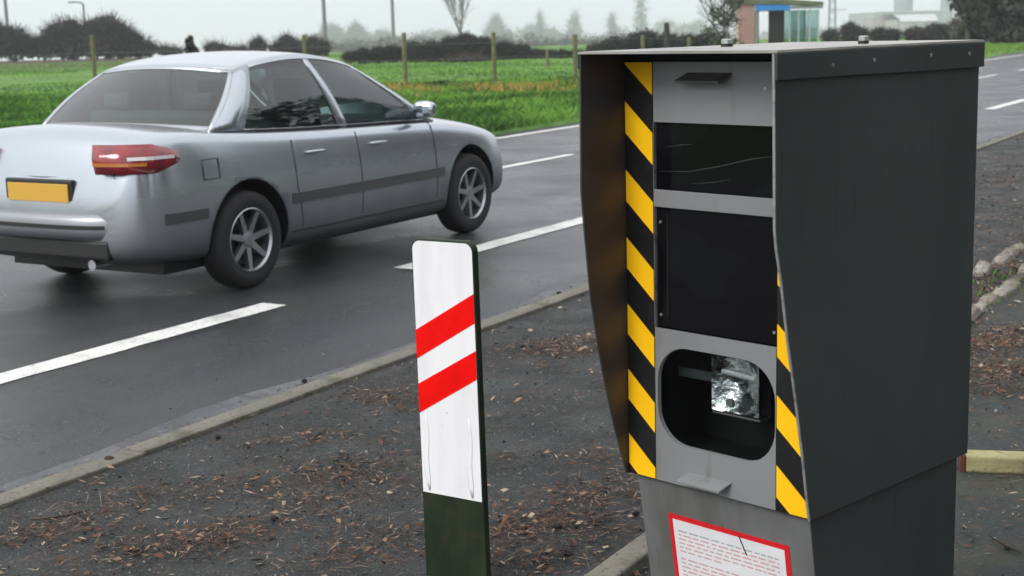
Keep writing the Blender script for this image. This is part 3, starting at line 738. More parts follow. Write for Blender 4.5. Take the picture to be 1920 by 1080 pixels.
# tail lamps wrap round the corners
for sg in (-1, 1):
    b = MB(); vs = []; fs = []; n = 10; zl0, zl1 = .815, .985
    for i in range(n + 1):
        t = i / n
        x = .36 - .285 * min(1, t * 1.55) ** 1.0 if t < .65 else .075 - 0.03 * (t - .65) / .35
        k_ = min(1, .35 + t * 1.6)
        for z in (.90 + (zl0 - .90) * k_, .90, .90 + (zl1 - .90) * k_):
            w = side_y(max(x, .09), z); 
            y = w + .006 if t < .55 else w * (1 - (t - .55) * .75) + .004
            vs.append((x - (.03 if t > .55 else 0) + (.025 if z > .95 and t > .5 else 0), sg * y, z))
    for i in range(n):
        for k in range(2): fs.append((i * 3 + k, i * 3 + 3 + k, i * 3 + 4 + k, i * 3 + 1 + k))
    o = mesh('tail_lamp', vs, fs, M['lamp_red'], car, True)
    so = o.modifiers.new('solid', 'SOLIDIFY'); so.thickness = .03; so.offset = 0
    v0 = [v for v in vs[:]]
    for (k0, k1, zz0, zz1, mm) in ((1, 6, .895, .915, 'lamp_white'), (5, 10, .862, .882, 'lamp_amber')):
        b = MB(); q = []
        for i in range(k0, k1 + 1):
            t_ = i / n; a0, a1, a2 = Vector(v0[i * 3]), Vector(v0[i * 3 + 1]), Vector(v0[i * 3 + 2])
            def zat(z): return a0.lerp(a1, (z - a0.z) / (a1.z - a0.z)) if z < a1.z else a1.lerp(a2, (z - a1.z) / (a2.z - a1.z))
            for z in (zz0, zz1):
                p_ = zat(z); q.append(Vector((p_.x - .012 * min(1, t_ * 1.6), p_.y + sg * .016 * max(0, 1 - t_), p_.z)))
        b.add(q, [(2 * i, 2 * i + 1, 2 * i + 3, 2 * i + 2) for i in range(k1 - k0)]); lb = b.build('lamp_band', M[mm], o)
        so2 = lb.modifiers.new('solid', 'SOLIDIFY'); so2.thickness = .012; so2.offset = 0
b = MB(); w_ = side_y(.62, .80); b.tube([(x_, -side_y(x_, z_) - .0015, z_) for x_, z_ in ((.55, .74), (.62, .74), (.69, .74), (.69, .80), (.69, .86), (.62, .86), (.55, .86), (.55, .80), (.55, .74))], .003, 5); b.build('fuel_flap', M['c_black'], car)
b = MB(); b.tube([Vector((.05, -.60, .80)), Vector((.10, -.615, .92)), Vector((.19, -.63, 1.03))], .0045, 5); b.build('boot_gap', M['c_black'], car)
b = MB(); b.tube([Vector((.05, .60, .80)), Vector((.10, .615, .92)), Vector((.19, .63, 1.03))], .0045, 5); b.build('boot_gap', M['c_black'], car)
# rear bumper, boot line, number plate, exhaust
def rear_x(y, z):
    return .0
b = MB()
for k, (zc, hw, xo, m) in enumerate(((.50, .075, -.055, 0),)):
    n = 18; vs = []; fs = []
    for i in range(n + 1):
        a = -1 + 2 * i / n; y = a * .835; x = xo + .34 * abs(a) ** 5 + .045 * a * a
        for dz, dx in ((-hw, .06), (-hw, .015), (-hw * .3, 0), (hw * .5, 0), (hw, .02), (hw, .08)): vs.append((x + dx, y, zc + dz))
    for i in range(n):
        for q in range(5): fs.append((i * 6 + q, i * 6 + q + 1, i * 6 + 7 + q, i * 6 + 6 + q))
    b.add(vs, fs)
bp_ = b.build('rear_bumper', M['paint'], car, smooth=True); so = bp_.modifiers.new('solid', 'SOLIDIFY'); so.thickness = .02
b = MB(); n = 14; vs = []; fs = []
for i in range(n + 1):
    a = -1 + 2 * i / n; x = -.06 + .34 * abs(a) ** 5 + .045 * a * a
    for dz in (-.012, .012): vs.append((x, a * .83, .50 + dz))
for i in range(n): fs.append((2 * i, 2 * i + 1, 2 * i + 3, 2 * i + 2))
b.add(vs, fs); mo = b.build('bumper_strip', M['c_black'], car); so = mo.modifiers.new('solid', 'SOLIDIFY'); so.thickness = .012
b = MB(); b.box((-.004, -.56, .30), (.14, .56, .42)); b.build('bumper_valance', M['c_black'], car, bevel=.02)
b = MB(); b.box((.012, -.29, .615), (.10, .29, .775)); b.build('plate_recess', M['c_black'], car, bevel=.01)
b = MB(); b.box((.002, -.26, .640), (.011, .26, .750)); b.build('number_plate', M['plate'], car, bevel=.003)
b = MB(); b.tube([(-.0, -.42, .27), (.35, -.42, .27)], .032, 12); b.build('exhaust', M['chrome'], car)
b = MB(); b.tube([(.055, -.62, .79), (.045, 0, .785), (.055, .62, .79)], .0045, 5); b.build('boot_gap', M['c_black'], car)
for sg in (-1, 1):
    b = MB(); b.box((4.16, .40, .60), (4.30, .70, .72)); b.v = [(v[0], v[1] * sg, v[2]) for v in b.v]; b.build('headlamp', M['lamp_white'], car, bevel=.03)
# inside: seats, rear bench, dash, steering wheel
for y in (-.36, .36):
    b = MB(); b.box((1.95, y - .24, .55), (2.08, y + .24, 1.10)); b.box((1.98, y - .13, 1.11), (2.07, y + .13, 1.29)); b.build('front_seat', M['c_int'], car, bevel=.04)
b = MB(); b.box((1.02, -.6, .6), (1.18, .6, 1.12)); b.build('rear_seat', M['c_int'], car, bevel=.04)
for y in (-.36, .36):
    b = MB(); b.box((1.05, y - .12, 1.13), (1.13, y + .12, 1.24)); b.build('headrest', M['c_int'], car, bevel=.03)
b = MB(); b.box((2.85, -.7, .80), (3.25, .7, .965)); b.build('dashboard', M['c_int'], car, bevel=.04)
# wheels
def wheel(x, sg):
    w = bpy.data.objects.new('wheel', None); w.location = (x, sg * .765, WR); link(w, car)
    n = 40; prof_t = [(.205, .085), (.235, .095), (.285, .095), (.306, .075), (.315, .04), (.315, -.04), (.306, -.075), (.285, -.095), (.205, -.09)]
    vs = []; fs = []
    for i in range(n):
        a = 2 * PI * i / n
        for r, y in prof_t: vs.append((r * math.cos(a), sg * y, r * math.sin(a)))
    k = len(prof_t)
    for i in range(n):
        for q in range(k - 1): fs.append((i * k + q, i * k + q + 1, ((i + 1) % n) * k + q + 1, ((i + 1) % n) * k + q))
    mesh('tyre', vs, fs, M['tyre'], w, True)
    b = MB()
    prof_r = [(.206, .088), (.200, .092), (.190, .075), (.186, .02), (.186, -.08)]
    vs = []; fs = []
    for i in range(n):
        a = 2 * PI * i / n
        for r, y in prof_r: vs.append((r * math.cos(a), sg * y, r * math.sin(a)))
    k = len(prof_r)
    for i in range(n):
        for q in range(k - 1): fs.append((i * k + q, i * k + q + 1, ((i + 1) % n) * k + q + 1, ((i + 1) % n) * k + q))
    b.add(vs, fs)
    for j in range(7):
        a = 2 * PI * j / 7 + .2
        def tr(p, a=a): return Vector((p.x * math.cos(a) - p.z * math.sin(a), sg * p.y, p.x * math.sin(a) + p.z * math.cos(a)))
        b.add([tr(Vector(p)) for p in ((.04, .062, -.022), (.195, .078, -.016), (.195, .078, .016), (.04, .062, .022), (.04, .03, -.022), (.195, .05, -.016), (.195, .05, .016), (.04, .03, .022))],
              [(0, 1, 2, 3), (7, 6, 5, 4), (0, 4, 5, 1), (2, 6, 7, 3), (1, 5, 6, 2), (0, 3, 7, 4)])
    b.tube([(0, sg * .02, 0), (0, sg * .068, 0), (0, sg * .072, 0)], [.055, .05, .03], 16)
    b.build('rim', M['rim'], w)
    b = MB(); b.tube([(0, sg * -.02, 0), (0, sg * .01, 0)], .16, 24); b.build('brake_disc', M['c_black'], w)
for ax in (AX0, AX1):
    for sg in (-1, 1): wheel(ax, sg)
b = MB(); b.box((.35, -.66, .17), (4.0, .66, .25)); b.build('underbody', M['c_black'], car)

# ------------------------------------------------------------------ litter on the verge
def in_poly_sn(P):
    s = P[:, 0] * RU.x + P[:, 1] * RU.y; n = P[:, 0] * RNV.x + P[:, 1] * RNV.y
    return s, n
clumps_px = [(870, 992, 1.0), (1040, 1002, 1.3), (1060, 985, .8), (660, 872, .9), (640, 890, .7), (1150, 925, 1.1), (1160, 900, .7), (650, 1040, .6), (420, 1008, 1.0), (400, 1020, .8), (445, 990, .5), (290, 930, .55), (120, 990, .7), (150, 1000, .5), (195, 958, .4), (230, 1030, .8),
             (590, 935, .8), (560, 945, .5), (470, 905, .5), (1010, 660, .9), (1050, 650, 1.1), (1085, 640, .8), (760, 750, 1.0), (735, 745, .8), (1140, 858, .7), (1080, 665, .7), (960, 1040, .8), (1120, 940, .8), (830, 700, .4), (690, 905, .4), (520, 830, .4), (600, 820, .4), (350, 1035, .4), (30, 1010, .4), (700, 1050, .6), (980, 985, .6), (1000, 1050, .5), (1090, 1060, .3)]
pts = []; 
for px, py, k in clumps_px:
    c = ground(px, py); q = int(560 * k)
    ang_ = R.uniform(-.3, .5); dxy = RN.normal(size=(q, 2)) * np.array([.15, .075]) * (.6 + .5 * k); dxy += RN.normal(size=(14, 2))[RN.integers(0, 14, q)] * np.array([.05, .022])
    ca, sa = math.cos(ang_), math.sin(ang_)
    pts.append(np.stack([c.x + dxy[:, 0] * ca - dxy[:, 1] * sa, c.y + dxy[:, 0] * sa + dxy[:, 1] * ca], 1))
# smaller clumps scattered over the verge and the path
for px, py in ((1850, 300), (1890, 330), (1860, 380), (1905, 410), (1850, 440), (1880, 460), (1840, 500), (1900, 260), (1870, 345), (1840, 345), (1890, 640), (1850, 660), (1900, 690), (1845, 700), (1880, 730), (1850, 640), (1905, 620)):
    c = ground(px, py); q = 900 if py > 600 else 500; sp = .10 if py > 600 else .25
    pts.append(np.stack([c.x + RN.normal(size=q) * sp, c.y + RN.normal(size=q) * sp], 1))
for i in range(420):
    s_ = R.uniform(2.6, 26); n_ = R.choice([R.uniform(1.9, 4.0), R.uniform(1.9, 4.0), R.uniform(-2.5, 1.7)]); c = rd(s_, n_); q = R.randint(14, 70)
    pts.append(np.stack([c.x + RN.normal(size=q) * R.uniform(.04, .14), c.y + RN.normal(size=q) * R.uniform(.02, .07)], 1))
# debris gathered between the two stone courses
sg_ = RN.uniform(5.2, 16, 5200); ng = 1.93 + RN.normal(size=5200) * .10
pts.append(np.stack([sg_ * RU.x + ng * RNV.x, sg_ * RU.y + ng * RNV.y], 1))
sg_ = 2.4 + 20 * RN.random(30000) ** 1.5; ng = RN.uniform(-1.5, 4.25, 30000)
pts.append(np.stack([sg_ * RU.x + ng * RNV.x, sg_ * RU.y + ng * RNV.y], 1))
P = np.concatenate(pts); n = len(P)
ln = RN.uniform(.005, .022, n); wd = RN.uniform(.0009, .0026, n); leaf = RN.random(n) < .07
band = np.zeros(n, bool); band[-35200:-30000] = True
ln[band] *= 1.5; wd[band] *= 2.6; leaf |= band & (RN.random(n) < .3)
ndl = (RN.random(n) < .42) & ~leaf
ln[ndl] = RN.uniform(.016, .038, ndl.sum()); wd[ndl] = RN.uniform(.0005, .0010, ndl.sum())
ln[leaf] = RN.uniform(.009, .020, leaf.sum()); wd[leaf] = RN.uniform(.004, .009, leaf.sum())
big = leaf & (RN.random(n) < .10); ln[big] *= 1.5; wd[big] *= 1.7
keep = RN.random(n) < np.where(np.arange(n) < n - 35200, .66, .85); wd = wd * keep; ln = np.where(keep, ln, .0004)
an = RN.normal(size=n) * 1.2 + .1; tilt = RN.normal(size=n) * .22
z = .006 + np.abs(RN.normal(size=n)) * .007
du = np.stack([np.cos(an) * np.cos(tilt), np.sin(an) * np.cos(tilt), np.sin(tilt)], 1); dw = np.stack([-np.sin(an), np.cos(an), RN.normal(size=n) * .5], 1)
c = np.concatenate([P, (z + np.abs(du[:, 2]) * ln)[:, None]], 1)
V4 = np.stack([c - du * ln[:, None] - dw * wd[:, None] * .3, c - dw * wd[:, None], c + du * ln[:, None], c + dw * wd[:, None]], 1)
V4[:, :, 2] = np.maximum(V4[:, :, 2], .0052)
mi = RN.choice(5, n, p=[.36, .17, .25, .15, .07])
tag(quads_mesh('needle_litter', V4, M['litter'], mi), 'brown pine needle and leaf litter scattered over the tarmac verge', 'leaf litter', kind='stuff')
# grit: small faceted stones
q = 15000; s_ = 2.4 + 13 * RN.random(q) ** 1.4; n_ = RN.uniform(-1.2, 4.9, q)
cen = np.stack([s_ * RU.x + n_ * RNV.x, s_ * RU.y + n_ * RNV.y, np.full(q, .004)], 1)
rad = RN.uniform(.0015, .0055, q) * (1 + (RN.random(q) < .05) * 1.0)
rad[n_ > 4.2] *= .6
A = []
for k in range(3):
    a0, a1 = 2 * PI * k / 3, 2 * PI * (k + 1) / 3
    off = [np.array([math.cos(a0), math.sin(a0), 0]), np.array([math.cos(a1), math.sin(a1), 0]), np.array([math.cos(a1) * .5, math.sin(a1) * .5, .9]), np.array([math.cos(a0) * .5, math.sin(a0) * .5, .9])]
    A.append(np.stack([cen + rad[:, None] * o_ for o_ in off], 1))
off = [np.array([math.cos(2 * PI * k / 3) * .5, math.sin(2 * PI * k / 3) * .5, .9]) for k in (0, 1, 2, 2)]
off[3] = (off[2] + off[0]) / 2
A.append(np.stack([cen + rad[:, None] * o_ for o_ in off], 1))
mi1 = RN.choice(3, q, p=[.18, .42, .40])
tag(quads_mesh('grit', np.concatenate(A), M['stone'], np.tile(mi1, 4)), 'fine grit and small stones lying on the road edge and verge', 'grit', kind='stuff')
# separate lumps one can point at
def cone(px, py, r, label, flat=.7, m=None):
    c = ground(px, py); b = MB(); n = 10; vs = []; fs = []
    for i in range(7):
        a = PI * i / 6
        for k in range(n):
            f = 1 + R.uniform(-.16, .16); vs.append((r * f * math.sin(a) * math.cos(2 * PI * k / n), r * f * math.sin(a) * math.sin(2 * PI * k / n), r * flat * (1 - math.cos(a)) + .002))
    for i in range(6):
        for k in range(n): fs.append((i * n + k, i * n + (k + 1) % n, i * n + n + (k + 1) % n, i * n + n + k))
    b.add(vs, fs); o = b.build('debris_lump', m or M['cone']); o.location = (c.x, c.y, .004); tag(o, label, 'debris', 'dark debris lumps on the verge')
cone(515, 980, .014, 'round black debris lump on the verge below the front dash of the line')
cone(449, 974, .010, 'small flat black debris lump just left of a round black one', .35)
cone(409, 826, .013, 'black debris lump on the verge just below the pale kerb')
cone(571, 720, .014, 'black debris lump on the road nearest the marker board')
cone(626, 719, .010, 'small dark debris lump touching the kerb left of the marker board', .4)
cone(293, 841, .014, 'dark oval debris lump on the road right above the kerb', .4)
cone(205, 868, .022, 'brown crumpled leaf lump lying in the gutter at the left', .5, M['litter'][2])
cone(1048, 553, .016, 'dark debris lump on the kerb beside the cabinet, left one', .5)
cone(1084, 548, .016, 'dark debris lump on the kerb nearest the cabinet wall', .45)
cone(943, 598, .013, 'small dark debris lump on the kerb right of the marker board', .4)
cone(1065, 1043, .016, 'black debris lump on the verge near the cabinet foot', .4)
cone(1044, 993, .018, 'black debris lump half buried in brown needles by the cabinet', .4)
cone(1192, 970, .012, 'black debris lump touching the cabinet foot', .7)
def stick(pxs, r, label):
    b = MB(); pts_ = [ground(*p) + Vector((0, 0, .008 + r)) for p in pxs]
    b.tube(pts_, [r * .5] + [r] * (len(pts_) - 2) + [r * .6], 6); o = b.build('twig', M['twig']); tag(o, label, 'twig', 'fallen twigs on the verge')
stick([(58, 981), (95, 978), (130, 972), (168, 962)], .004, 'long dark bent twig lying on the verge at the far left')
stick([(580, 832), (597, 820), (612, 812)], .0045, 'short dark twig on the verge left of the marker board')
stick([(247, 932), (275, 931), (300, 936)], .0025, 'thin dark twig beside a clump of brown needles')
stick([(1852, 1010), (1885, 1030), (1915, 1045)], .004, 'dark twig on the path below the yellow rail')
stick([(1800, 1003), (1820, 1010), (1832, 1018)], .002, 'pale thin twig on the path beside the cabinet pedestal')

# ------------------------------------------------------------------ grass
def blades(P, hgt_, wid, mi, zf=None, name='grass', lean=.45):
    n = len(P); an = RN.uniform(0, 2 * PI, n); ln_ = RN.normal(size=(n, 2)) * lean * hgt_[:, None]
    z = np.full(n, .0) if zf is None else zf
    base = np.concatenate([P, z[:, None]], 1); w = np.stack([np.cos(an), np.sin(an), np.zeros(n)], 1) * wid[:, None]
    mid = base + np.concatenate([ln_ * .35, hgt_[:, None] * .6], 1); tip = base + np.concatenate([ln_, hgt_[:, None]], 1)
    V4 = np.stack([base - w, base + w, mid + w * .75, tip], 1)
    return V4, mi
def sn_to_xy(s, n): return np.stack([s * RU.x + n * RNV.x, s * RU.y + n * RNV.y], 1)
def hg_arr(s, n):
    return np.maximum(.012, .035 + .05 * np.sin(s * .9 + n * .7) * np.cos(n * 1.3) * np.minimum(1, (n - 11.3) / 2) + .04 * np.sin(s * .31 + 1.2) * np.sin(n * .23))
# bank near the road
q = 90000; y = RN.uniform(17, 42, q) ; x = RN.uniform(-.36, .08, q) * y
s_ = x * RU.x + y * RU.y; n_ = x * RNV.x + y * RNV.y; k = n_ > 11.35
x, y, s_, n_ = x[k], y[k], s_[k], n_[k]; q = len(x)
pat = np.sin(s_ * 1.3 + np.cos(n_ * 1.1) * 2) * .5 + np.sin(n_ * 2.3 + s_ * .4) * .3 + RN.normal(size=q) * .35
dry = np.exp(-((y - 35.8 + .12 * x) / 2.6) ** 2) * np.clip(.62 + .35 * np.sin(x * 1.7 + 1) + .25 * np.sin(x * 4.3 + y), 0, 1) * (x > -4.2) * 1.25 
mi = np.where(RN.random(q) < dry * .95, np.where(RN.random(q) < .75, 3, 4), np.where(pat > .45, 2, np.where(pat < -.25, 1, np.where(RN.random(q) < .08, 4, 0))))
h = RN.uniform(.07, .17, q) * (1 + .5 * (pat > .5)) * np.where(y > 37.5, .55, 1)
G1, m1 = blades(np.stack([x, y], 1), h, RN.uniform(.006, .013, q), mi, hg_arr(s_, n_))
# open field
q = 60000; y = 38 + 60 * RN.random(q) ** 1.2; x = RN.uniform(-.40, .10, q) * y
s_ = x * RU.x + y * RU.y; n_ = x * RNV.x + y * RNV.y
pat = np.sin(y * .55 + np.sin(x * .3)) * .5 + RN.normal(size=q) * .4
mi = np.where(pat > .6, 2, np.where(pat < -.1, 1, 0)); far_l = (x < -14) & (y > 96 + 1.0 * (x + 32)); 
kk = ~((y > 96) & (x < -20))
G2, m2 = blades(np.stack([x, y], 1)[kk], RN.uniform(.04, .10, q)[kk], RN.uniform(.015, .035, q)[kk], mi[kk], (np.where(n_ < 40, hg_arr(s_, n_) * .6, -.04))[kk], lean=.8)
# right-hand bank by the dark trees
q = 14000; s_ = RN.uniform(48, 92, q); n_ = RN.uniform(12.6, 17.5, q); 
xy = sn_to_xy(s_, n_); mi = RN.choice([0, 1, 4, 1], q)
G3, m3 = blades(xy, RN.uniform(.06, .16, q), RN.uniform(.015, .03, q), mi, hg_arr(s_, n_) * .5)
tag(quads_mesh('grass', np.concatenate([G1, G2, G3]), M['grass'], np.concatenate([m1, m2, m3])), 'bright green grass of the pasture and roadside bank', 'grass', kind='stuff')
# weeds in the edging at the right
q = 260; s_ = RN.uniform(6.5, 12, q); n_ = 1.9 + RN.normal(size=q) * .12
V4, mi = blades(sn_to_xy(s_, n_), RN.uniform(.02, .06, q), RN.uniform(.002, .004, q), RN.choice([0, 2, 4], q), np.full(q, .004))
tag(quads_mesh('weeds', V4, M['grass'], mi), 'sparse weeds growing between the edging stones', 'weeds', kind='stuff')

def tuft(px, py, w, h, label, mats=None):
    c = ground(px, py, .03); q = 260
    P = np.stack([RN.normal(size=q) * w * .3, RN.normal(size=q) * w * .3], 1)
    V4, mi = blades(P, RN.uniform(.5, 1, q) * h, np.full(q, .012), np.full(q, 2), lean=.5)
    o = quads_mesh('grass_tuft', V4, mats or [M['hedge'][0], M['hedge'][1], M['hedge'][0]], mi); o.location = (c.x, c.y, .02)
    tag(o, label, 'grass tuft', 'dark tufts in the pasture')
tuft(828, 163, .28, .22, 'dark weed tuft in the grass between two fence posts')
tuft(1046, 166, .22, .14, 'dark weed tuft at the fence line left of the cabinet')
tuft(1031, 197, .2, .14, 'dark weed tuft lower on the bank left of the cabinet')

# ------------------------------------------------------------------ vegetation
def leaf_cloud(centres, radii, n, size, mats, name, parent, weights=None, squash=1.0, shell=.5, zmin=.02, fringe=0.0):
    """leaf or twig sprays spread through several uneven lobes"""
    out = []; mis = []
    cs = np.array([tuple(c) for c in centres]); rs = np.array(radii)
    if size > .12 and mats is M['hedge']: n *= 3; size *= .45
    if rs.ndim == 1: rs = np.stack([rs, rs, rs * squash], 1)
    rs = np.maximum(rs, .05); vol = rs[:, 0] * rs[:, 2]; pick = RN.choice(len(cs), n, p=vol / vol.sum())
    d = RN.normal(size=(n, 3)); d /= np.linalg.norm(d, axis=1)[:, None]
    rr = RN.random(n) ** shell * (1 + .18 * RN.normal(size=n))
    P = cs[pick] + d * rr[:, None] * rs[pick]
    P[:, 2] = np.maximum(P[:, 2], zmin)
    a = RN.normal(size=(n, 3)); a /= np.linalg.norm(a, axis=1)[:, None]; b = np.cross(a, RN.normal(size=(n, 3))); b /= np.linalg.norm(b, axis=1)[:, None]
    sz = size * RN.uniform(.4, 1.3, n)[:, None]
    V4 = np.stack([P - a * sz, P - b * sz * .45, P + a * sz, P + b * sz * .45], 1)
    if fringe:
        k = int(n * fringe); e = d[:k].copy(); e[:, 2] = np.abs(e[:, 2]) * 1.1; e += RN.normal(size=(k, 3)) * .25
        q = cs[pick[:k]] + d[:k] * rs[pick[:k]] * .8; q[:, 2] = cs[pick[:k], 2] + np.abs(d[:k, 2]) * rs[pick[:k], 2] * .8
        L_ = (size * RN.uniform(1.0, 3.4, k))[:, None]; wv = np.cross(e, RN.normal(size=(k, 3))); wv /= np.linalg.norm(wv, axis=1)[:, None]
        tw = size * .09
        V4[:k] = np.stack([q - wv * tw, q + wv * tw, q + e * L_ + wv * tw * .4, q + e * L_ - wv * tw * .4], 1)
    mi = RN.choice(len(mats), n, p=weights)
    return quads_mesh(name, V4, mats, mi, parent)
def shrub(name, label, cat, group, lobes, n, size, mats, weights=None, d=70):
    """lobes: (px left, px right, py top, py base) in the photograph, at distance d"""
    cs, rs = [], []
    xs = []
    for x0, x1, yt, yb in lobes:
        p0, p1, t, g = at(x0, yb, d), at(x1, yb, d), at((x0 + x1) / 2, yt, d), at((x0 + x1) / 2, yb, d)
        g.z = max(g.z, gz(d)); w = (p1 - p0).length / 2; h = max(.3, t.z - g.z) ; xs.append((p0 + p1) / 2)
        cs.append(((p0.x + p1.x) / 2, (p0.y + p1.y) / 2 + R.uniform(-.1, .1) * w, g.z + h * .5)); rs.append((w * .92, w * .92, h * .52))
    base = sum((Vector(x) for x in xs), Vector()) / len(xs); base.z = gz(d) + .05
    r = thing(name, label, cat, base, 0, group)
    cs = [(c[0] - base.x, c[1] - base.y, c[2] - base.z) for c in cs]
    leaf_cloud(cs, rs, n, size, mats, 'crown', r, weights, shell=.42, zmin=-.02, fringe=.7 if name == 'misty_tree' else .28 if d > 60 else 0)
    b = MB()
    for c, q in zip(cs, rs):
        for k in range(4):
            a = R.uniform(0, 2 * PI); b.tube([(0, 0, -.03) if len(cs) <= 3 else (c[0] * .8, c[1] * .8, -.03), (c[0] + math.cos(a) * q[0] * .3, c[1] + math.sin(a) * q[1] * .3, c[2]), (c[0] + math.cos(a) * q[0] * .8, c[1] + math.sin(a) * q[1] * .8, c[2] + q[2] * .75)], [q[0] * .05 + .02, q[0] * .03 + .01, .008], 5)
    b.build('stems', M['bark'], r)
    return r
H4 = M['hedge']
G_ = 'dark trees along the far side of the field'
shrub('hedge_tree', 'dark winter tree clump at the left frame edge behind a lamp column', 'tree', G_, [(-40, 30, 52, 104), (5, 58, 60, 104), (40, 75, 74, 104)], 2600, .55, H4, [.45, .2, .15, .2], 105)
shrub('hedge_tree', 'low dark hedge bush between two winter tree clumps at the left', 'tree', G_, [(60, 90, 76, 104), (78, 105, 70, 104)], 1100, .5, H4, [.5, .25, .1, .15], 105)
shrub('hedge_tree', 'broad dark winter tree left of the short lamp column', 'tree', G_, [(88, 125, 52, 104), (108, 155, 44, 104), (125, 165, 60, 104)], 2800, .55, H4, [.45, .15, .15, .25], 105)
shrub('hedge_tree', 'tallest round dark winter tree right of the short lamp column', 'tree', G_, [(150, 200, 46, 104), (180, 235, 37, 104), (205, 250, 52, 104)], 3200, .55, H4, [.42, .2, .18, .2], 105)
shrub('hedge_tree', 'dark green bush sloping down at the right end of the winter trees', 'tree', G_, [(228, 265, 62, 104), (250, 292, 82, 104)], 1600, .5, H4, [.35, .5, .05, .1], 105)
G_ = 'small bushes seen over the car roof'
shrub('far_bush', 'low grey bush over the rear of the car roof', 'bush', G_, [(292, 325, 90, 102), (316, 345, 93, 102)], 700, .4, H4, [.1, .2, .2, .5], 110)
shrub('far_bush', 'grey bush over the middle of the car roof', 'bush', G_, [(384, 420, 82, 101), (405, 440, 88, 101)], 700, .4, H4, [.1, .3, .1, .5], 110)
shrub('far_bush', 'flat dark bush above the car roof', 'bush', G_, [(435, 462, 90, 101), (448, 472, 92, 101)], 600, .35, H4, [.3, .4, .1, .2], 105)
shrub('far_bush', 'pointed dark bush above the car roof', 'bush', G_, [(468, 500, 78, 101), (476, 498, 74, 101)], 800, .35, H4, [.4, .3, .1, .2], 100)
shrub('far_bush', 'large dark green bush left of the mossy fence post', 'bush', G_, [(505, 545, 82, 102), (522, 556, 69, 102), (545, 575, 80, 102)], 1500, .35, H4, [.3, .5, .05, .15], 100)
shrub('far_bush', 'dark brown bush at the foot of the tall pole', 'bush', G_, [(572, 602, 74, 102), (590, 618, 80, 103)], 1100, .35, H4, [.5, .1, .3, .1], 95)
# field hedge: one thing with uneven lobes
shrub('field_hedge', 'long dark clipped hedge at the far edge of the green field', 'hedge', 'field hedges', [(640, 672, 98, 118), (662, 700, 92, 119), (690, 730, 89, 119), (715, 760, 86, 119), (750, 800, 80, 119), (785, 835, 79, 119), (820, 870, 70, 119), (845, 905, 64, 119), (880, 935, 71, 119), (920, 970, 79, 119), (950, 1000, 84, 119), (985, 1030, 94, 119), (1010, 1050, 95, 119), (1035, 1075, 95, 119), (1060, 1105, 95, 119)], 21000, .13, H4, [.55, .22, .13, .10], 68)
shrub('field_hedge', 'mounded dark hedge behind the camera cabinet roof', 'hedge', 'field hedges', [(1095, 1150, 82, 116), (1125, 1185, 70, 116), (1165, 1225, 62, 116), (1190, 1240, 57, 116), (1225, 1280, 64, 116), (1260, 1320, 66, 116), (1300, 1350, 62, 116)], 9000, .14, H4, [.40, .25, .2, .15], 64)
c = ground(880, 118); shrub('bramble', 'reddish brown bramble patch in front of the field hedge', 'bush', 'field hedges', [(855, 900, 102, 120), (835, 870, 108, 120), (890, 915, 110, 120)], 900, .10, [H4[2], M['litter'][0], H4[3]], None, 66.5)
shrub('ivy_post_bush', 'small black ivy bush round a fence post over the car roof', 'bush', None, [(348, 374, 86, 118), (350, 364, 68, 100)], 900, .09, [H4[0], H4[1]], None, 40.2)

def branch_tree(name, label, cat, group, px, py_top, py_base, d, spread, seed, fan=1.0, trunk=.25, twigs=True, depth=5, n_main=5, mats=None):
    rr = random.Random(seed); g = at(px, py_base, d); top = at(px, py_top, d); g.z = gz(d)
    H = top.z - g.z; r = thing(name, label, cat, (g.x, g.y, g.z), 0, group)
    tb = MB(); hb = H * .28
    base_z = 0
    lean = Vector((rr.uniform(-.06, .06), 0, 1)).normalized()
    tp = [Vector((0, 0, -.05)), lean * hb * .5, lean * hb, lean * hb + Vector((rr.uniform(-.1, .1), 0, H * .14))]
    tb.tube(tp, [trunk, trunk * .8, trunk * .66, trunk * .55], 7); tb.build('trunk', M['bark'], r)
    cb = MB()
    def grow(p, dirn, ln, rad, dep):
        q1 = p + dirn * ln * .5 + Vector((rr.uniform(-.05, .05), rr.uniform(-.05, .05), rr.uniform(0, .04))) * ln
        q = q1 + (dirn + Vector((0, 0, .15))).normalized() * ln * .5
        cb.tube([p, q1, q], [rad, rad * .8, rad * .62], 4 if dep > 2 else 3, rr.randrange(3), cap=False)
        if dep <= 0: return
        for k in range(rr.choice([2, 3, 3])):
            nd = (dirn + Vector((rr.uniform(-1, 1) * spread, rr.uniform(-1, 1) * spread, rr.uniform(-.15, .55)))).normalized()
            grow(q if k < 2 else q1, nd, ln * rr.uniform(.62, .85), rad * .60, dep - 1)
    for k in range(n_main):
        a = 2 * PI * k / n_main + rr.uniform(-.3, .3)
        dirn = Vector((math.cos(a) * fan, math.sin(a) * fan, 1)).normalized()
        grow(tp[2] if k % 2 else tp[3], dirn, H * .20, trunk * .5, depth)
    cb.build('crown', mats or M['twigs'], r)
    return r
branch_tree('bare_tree', 'tall bare winter tree with spreading branches behind the hedge', 'tree', None, 866, -32, 112, 250, .50, 3, fan=.50, trunk=.24, depth=5, n_main=7)
G_ = 'misty trees on the horizon'
def misty(label, lobes, d=330, n=900, size=.9, mats=None, stem=True):
    d *= 2.9; size *= 1.5; n *= 3
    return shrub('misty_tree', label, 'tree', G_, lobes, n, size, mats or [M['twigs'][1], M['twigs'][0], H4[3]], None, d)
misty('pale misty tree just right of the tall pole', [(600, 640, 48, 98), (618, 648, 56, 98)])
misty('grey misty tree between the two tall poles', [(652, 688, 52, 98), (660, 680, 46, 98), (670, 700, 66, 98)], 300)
misty('low pale misty tree left of the second tall pole', [(700, 735, 62, 98), (715, 745, 72, 98)])
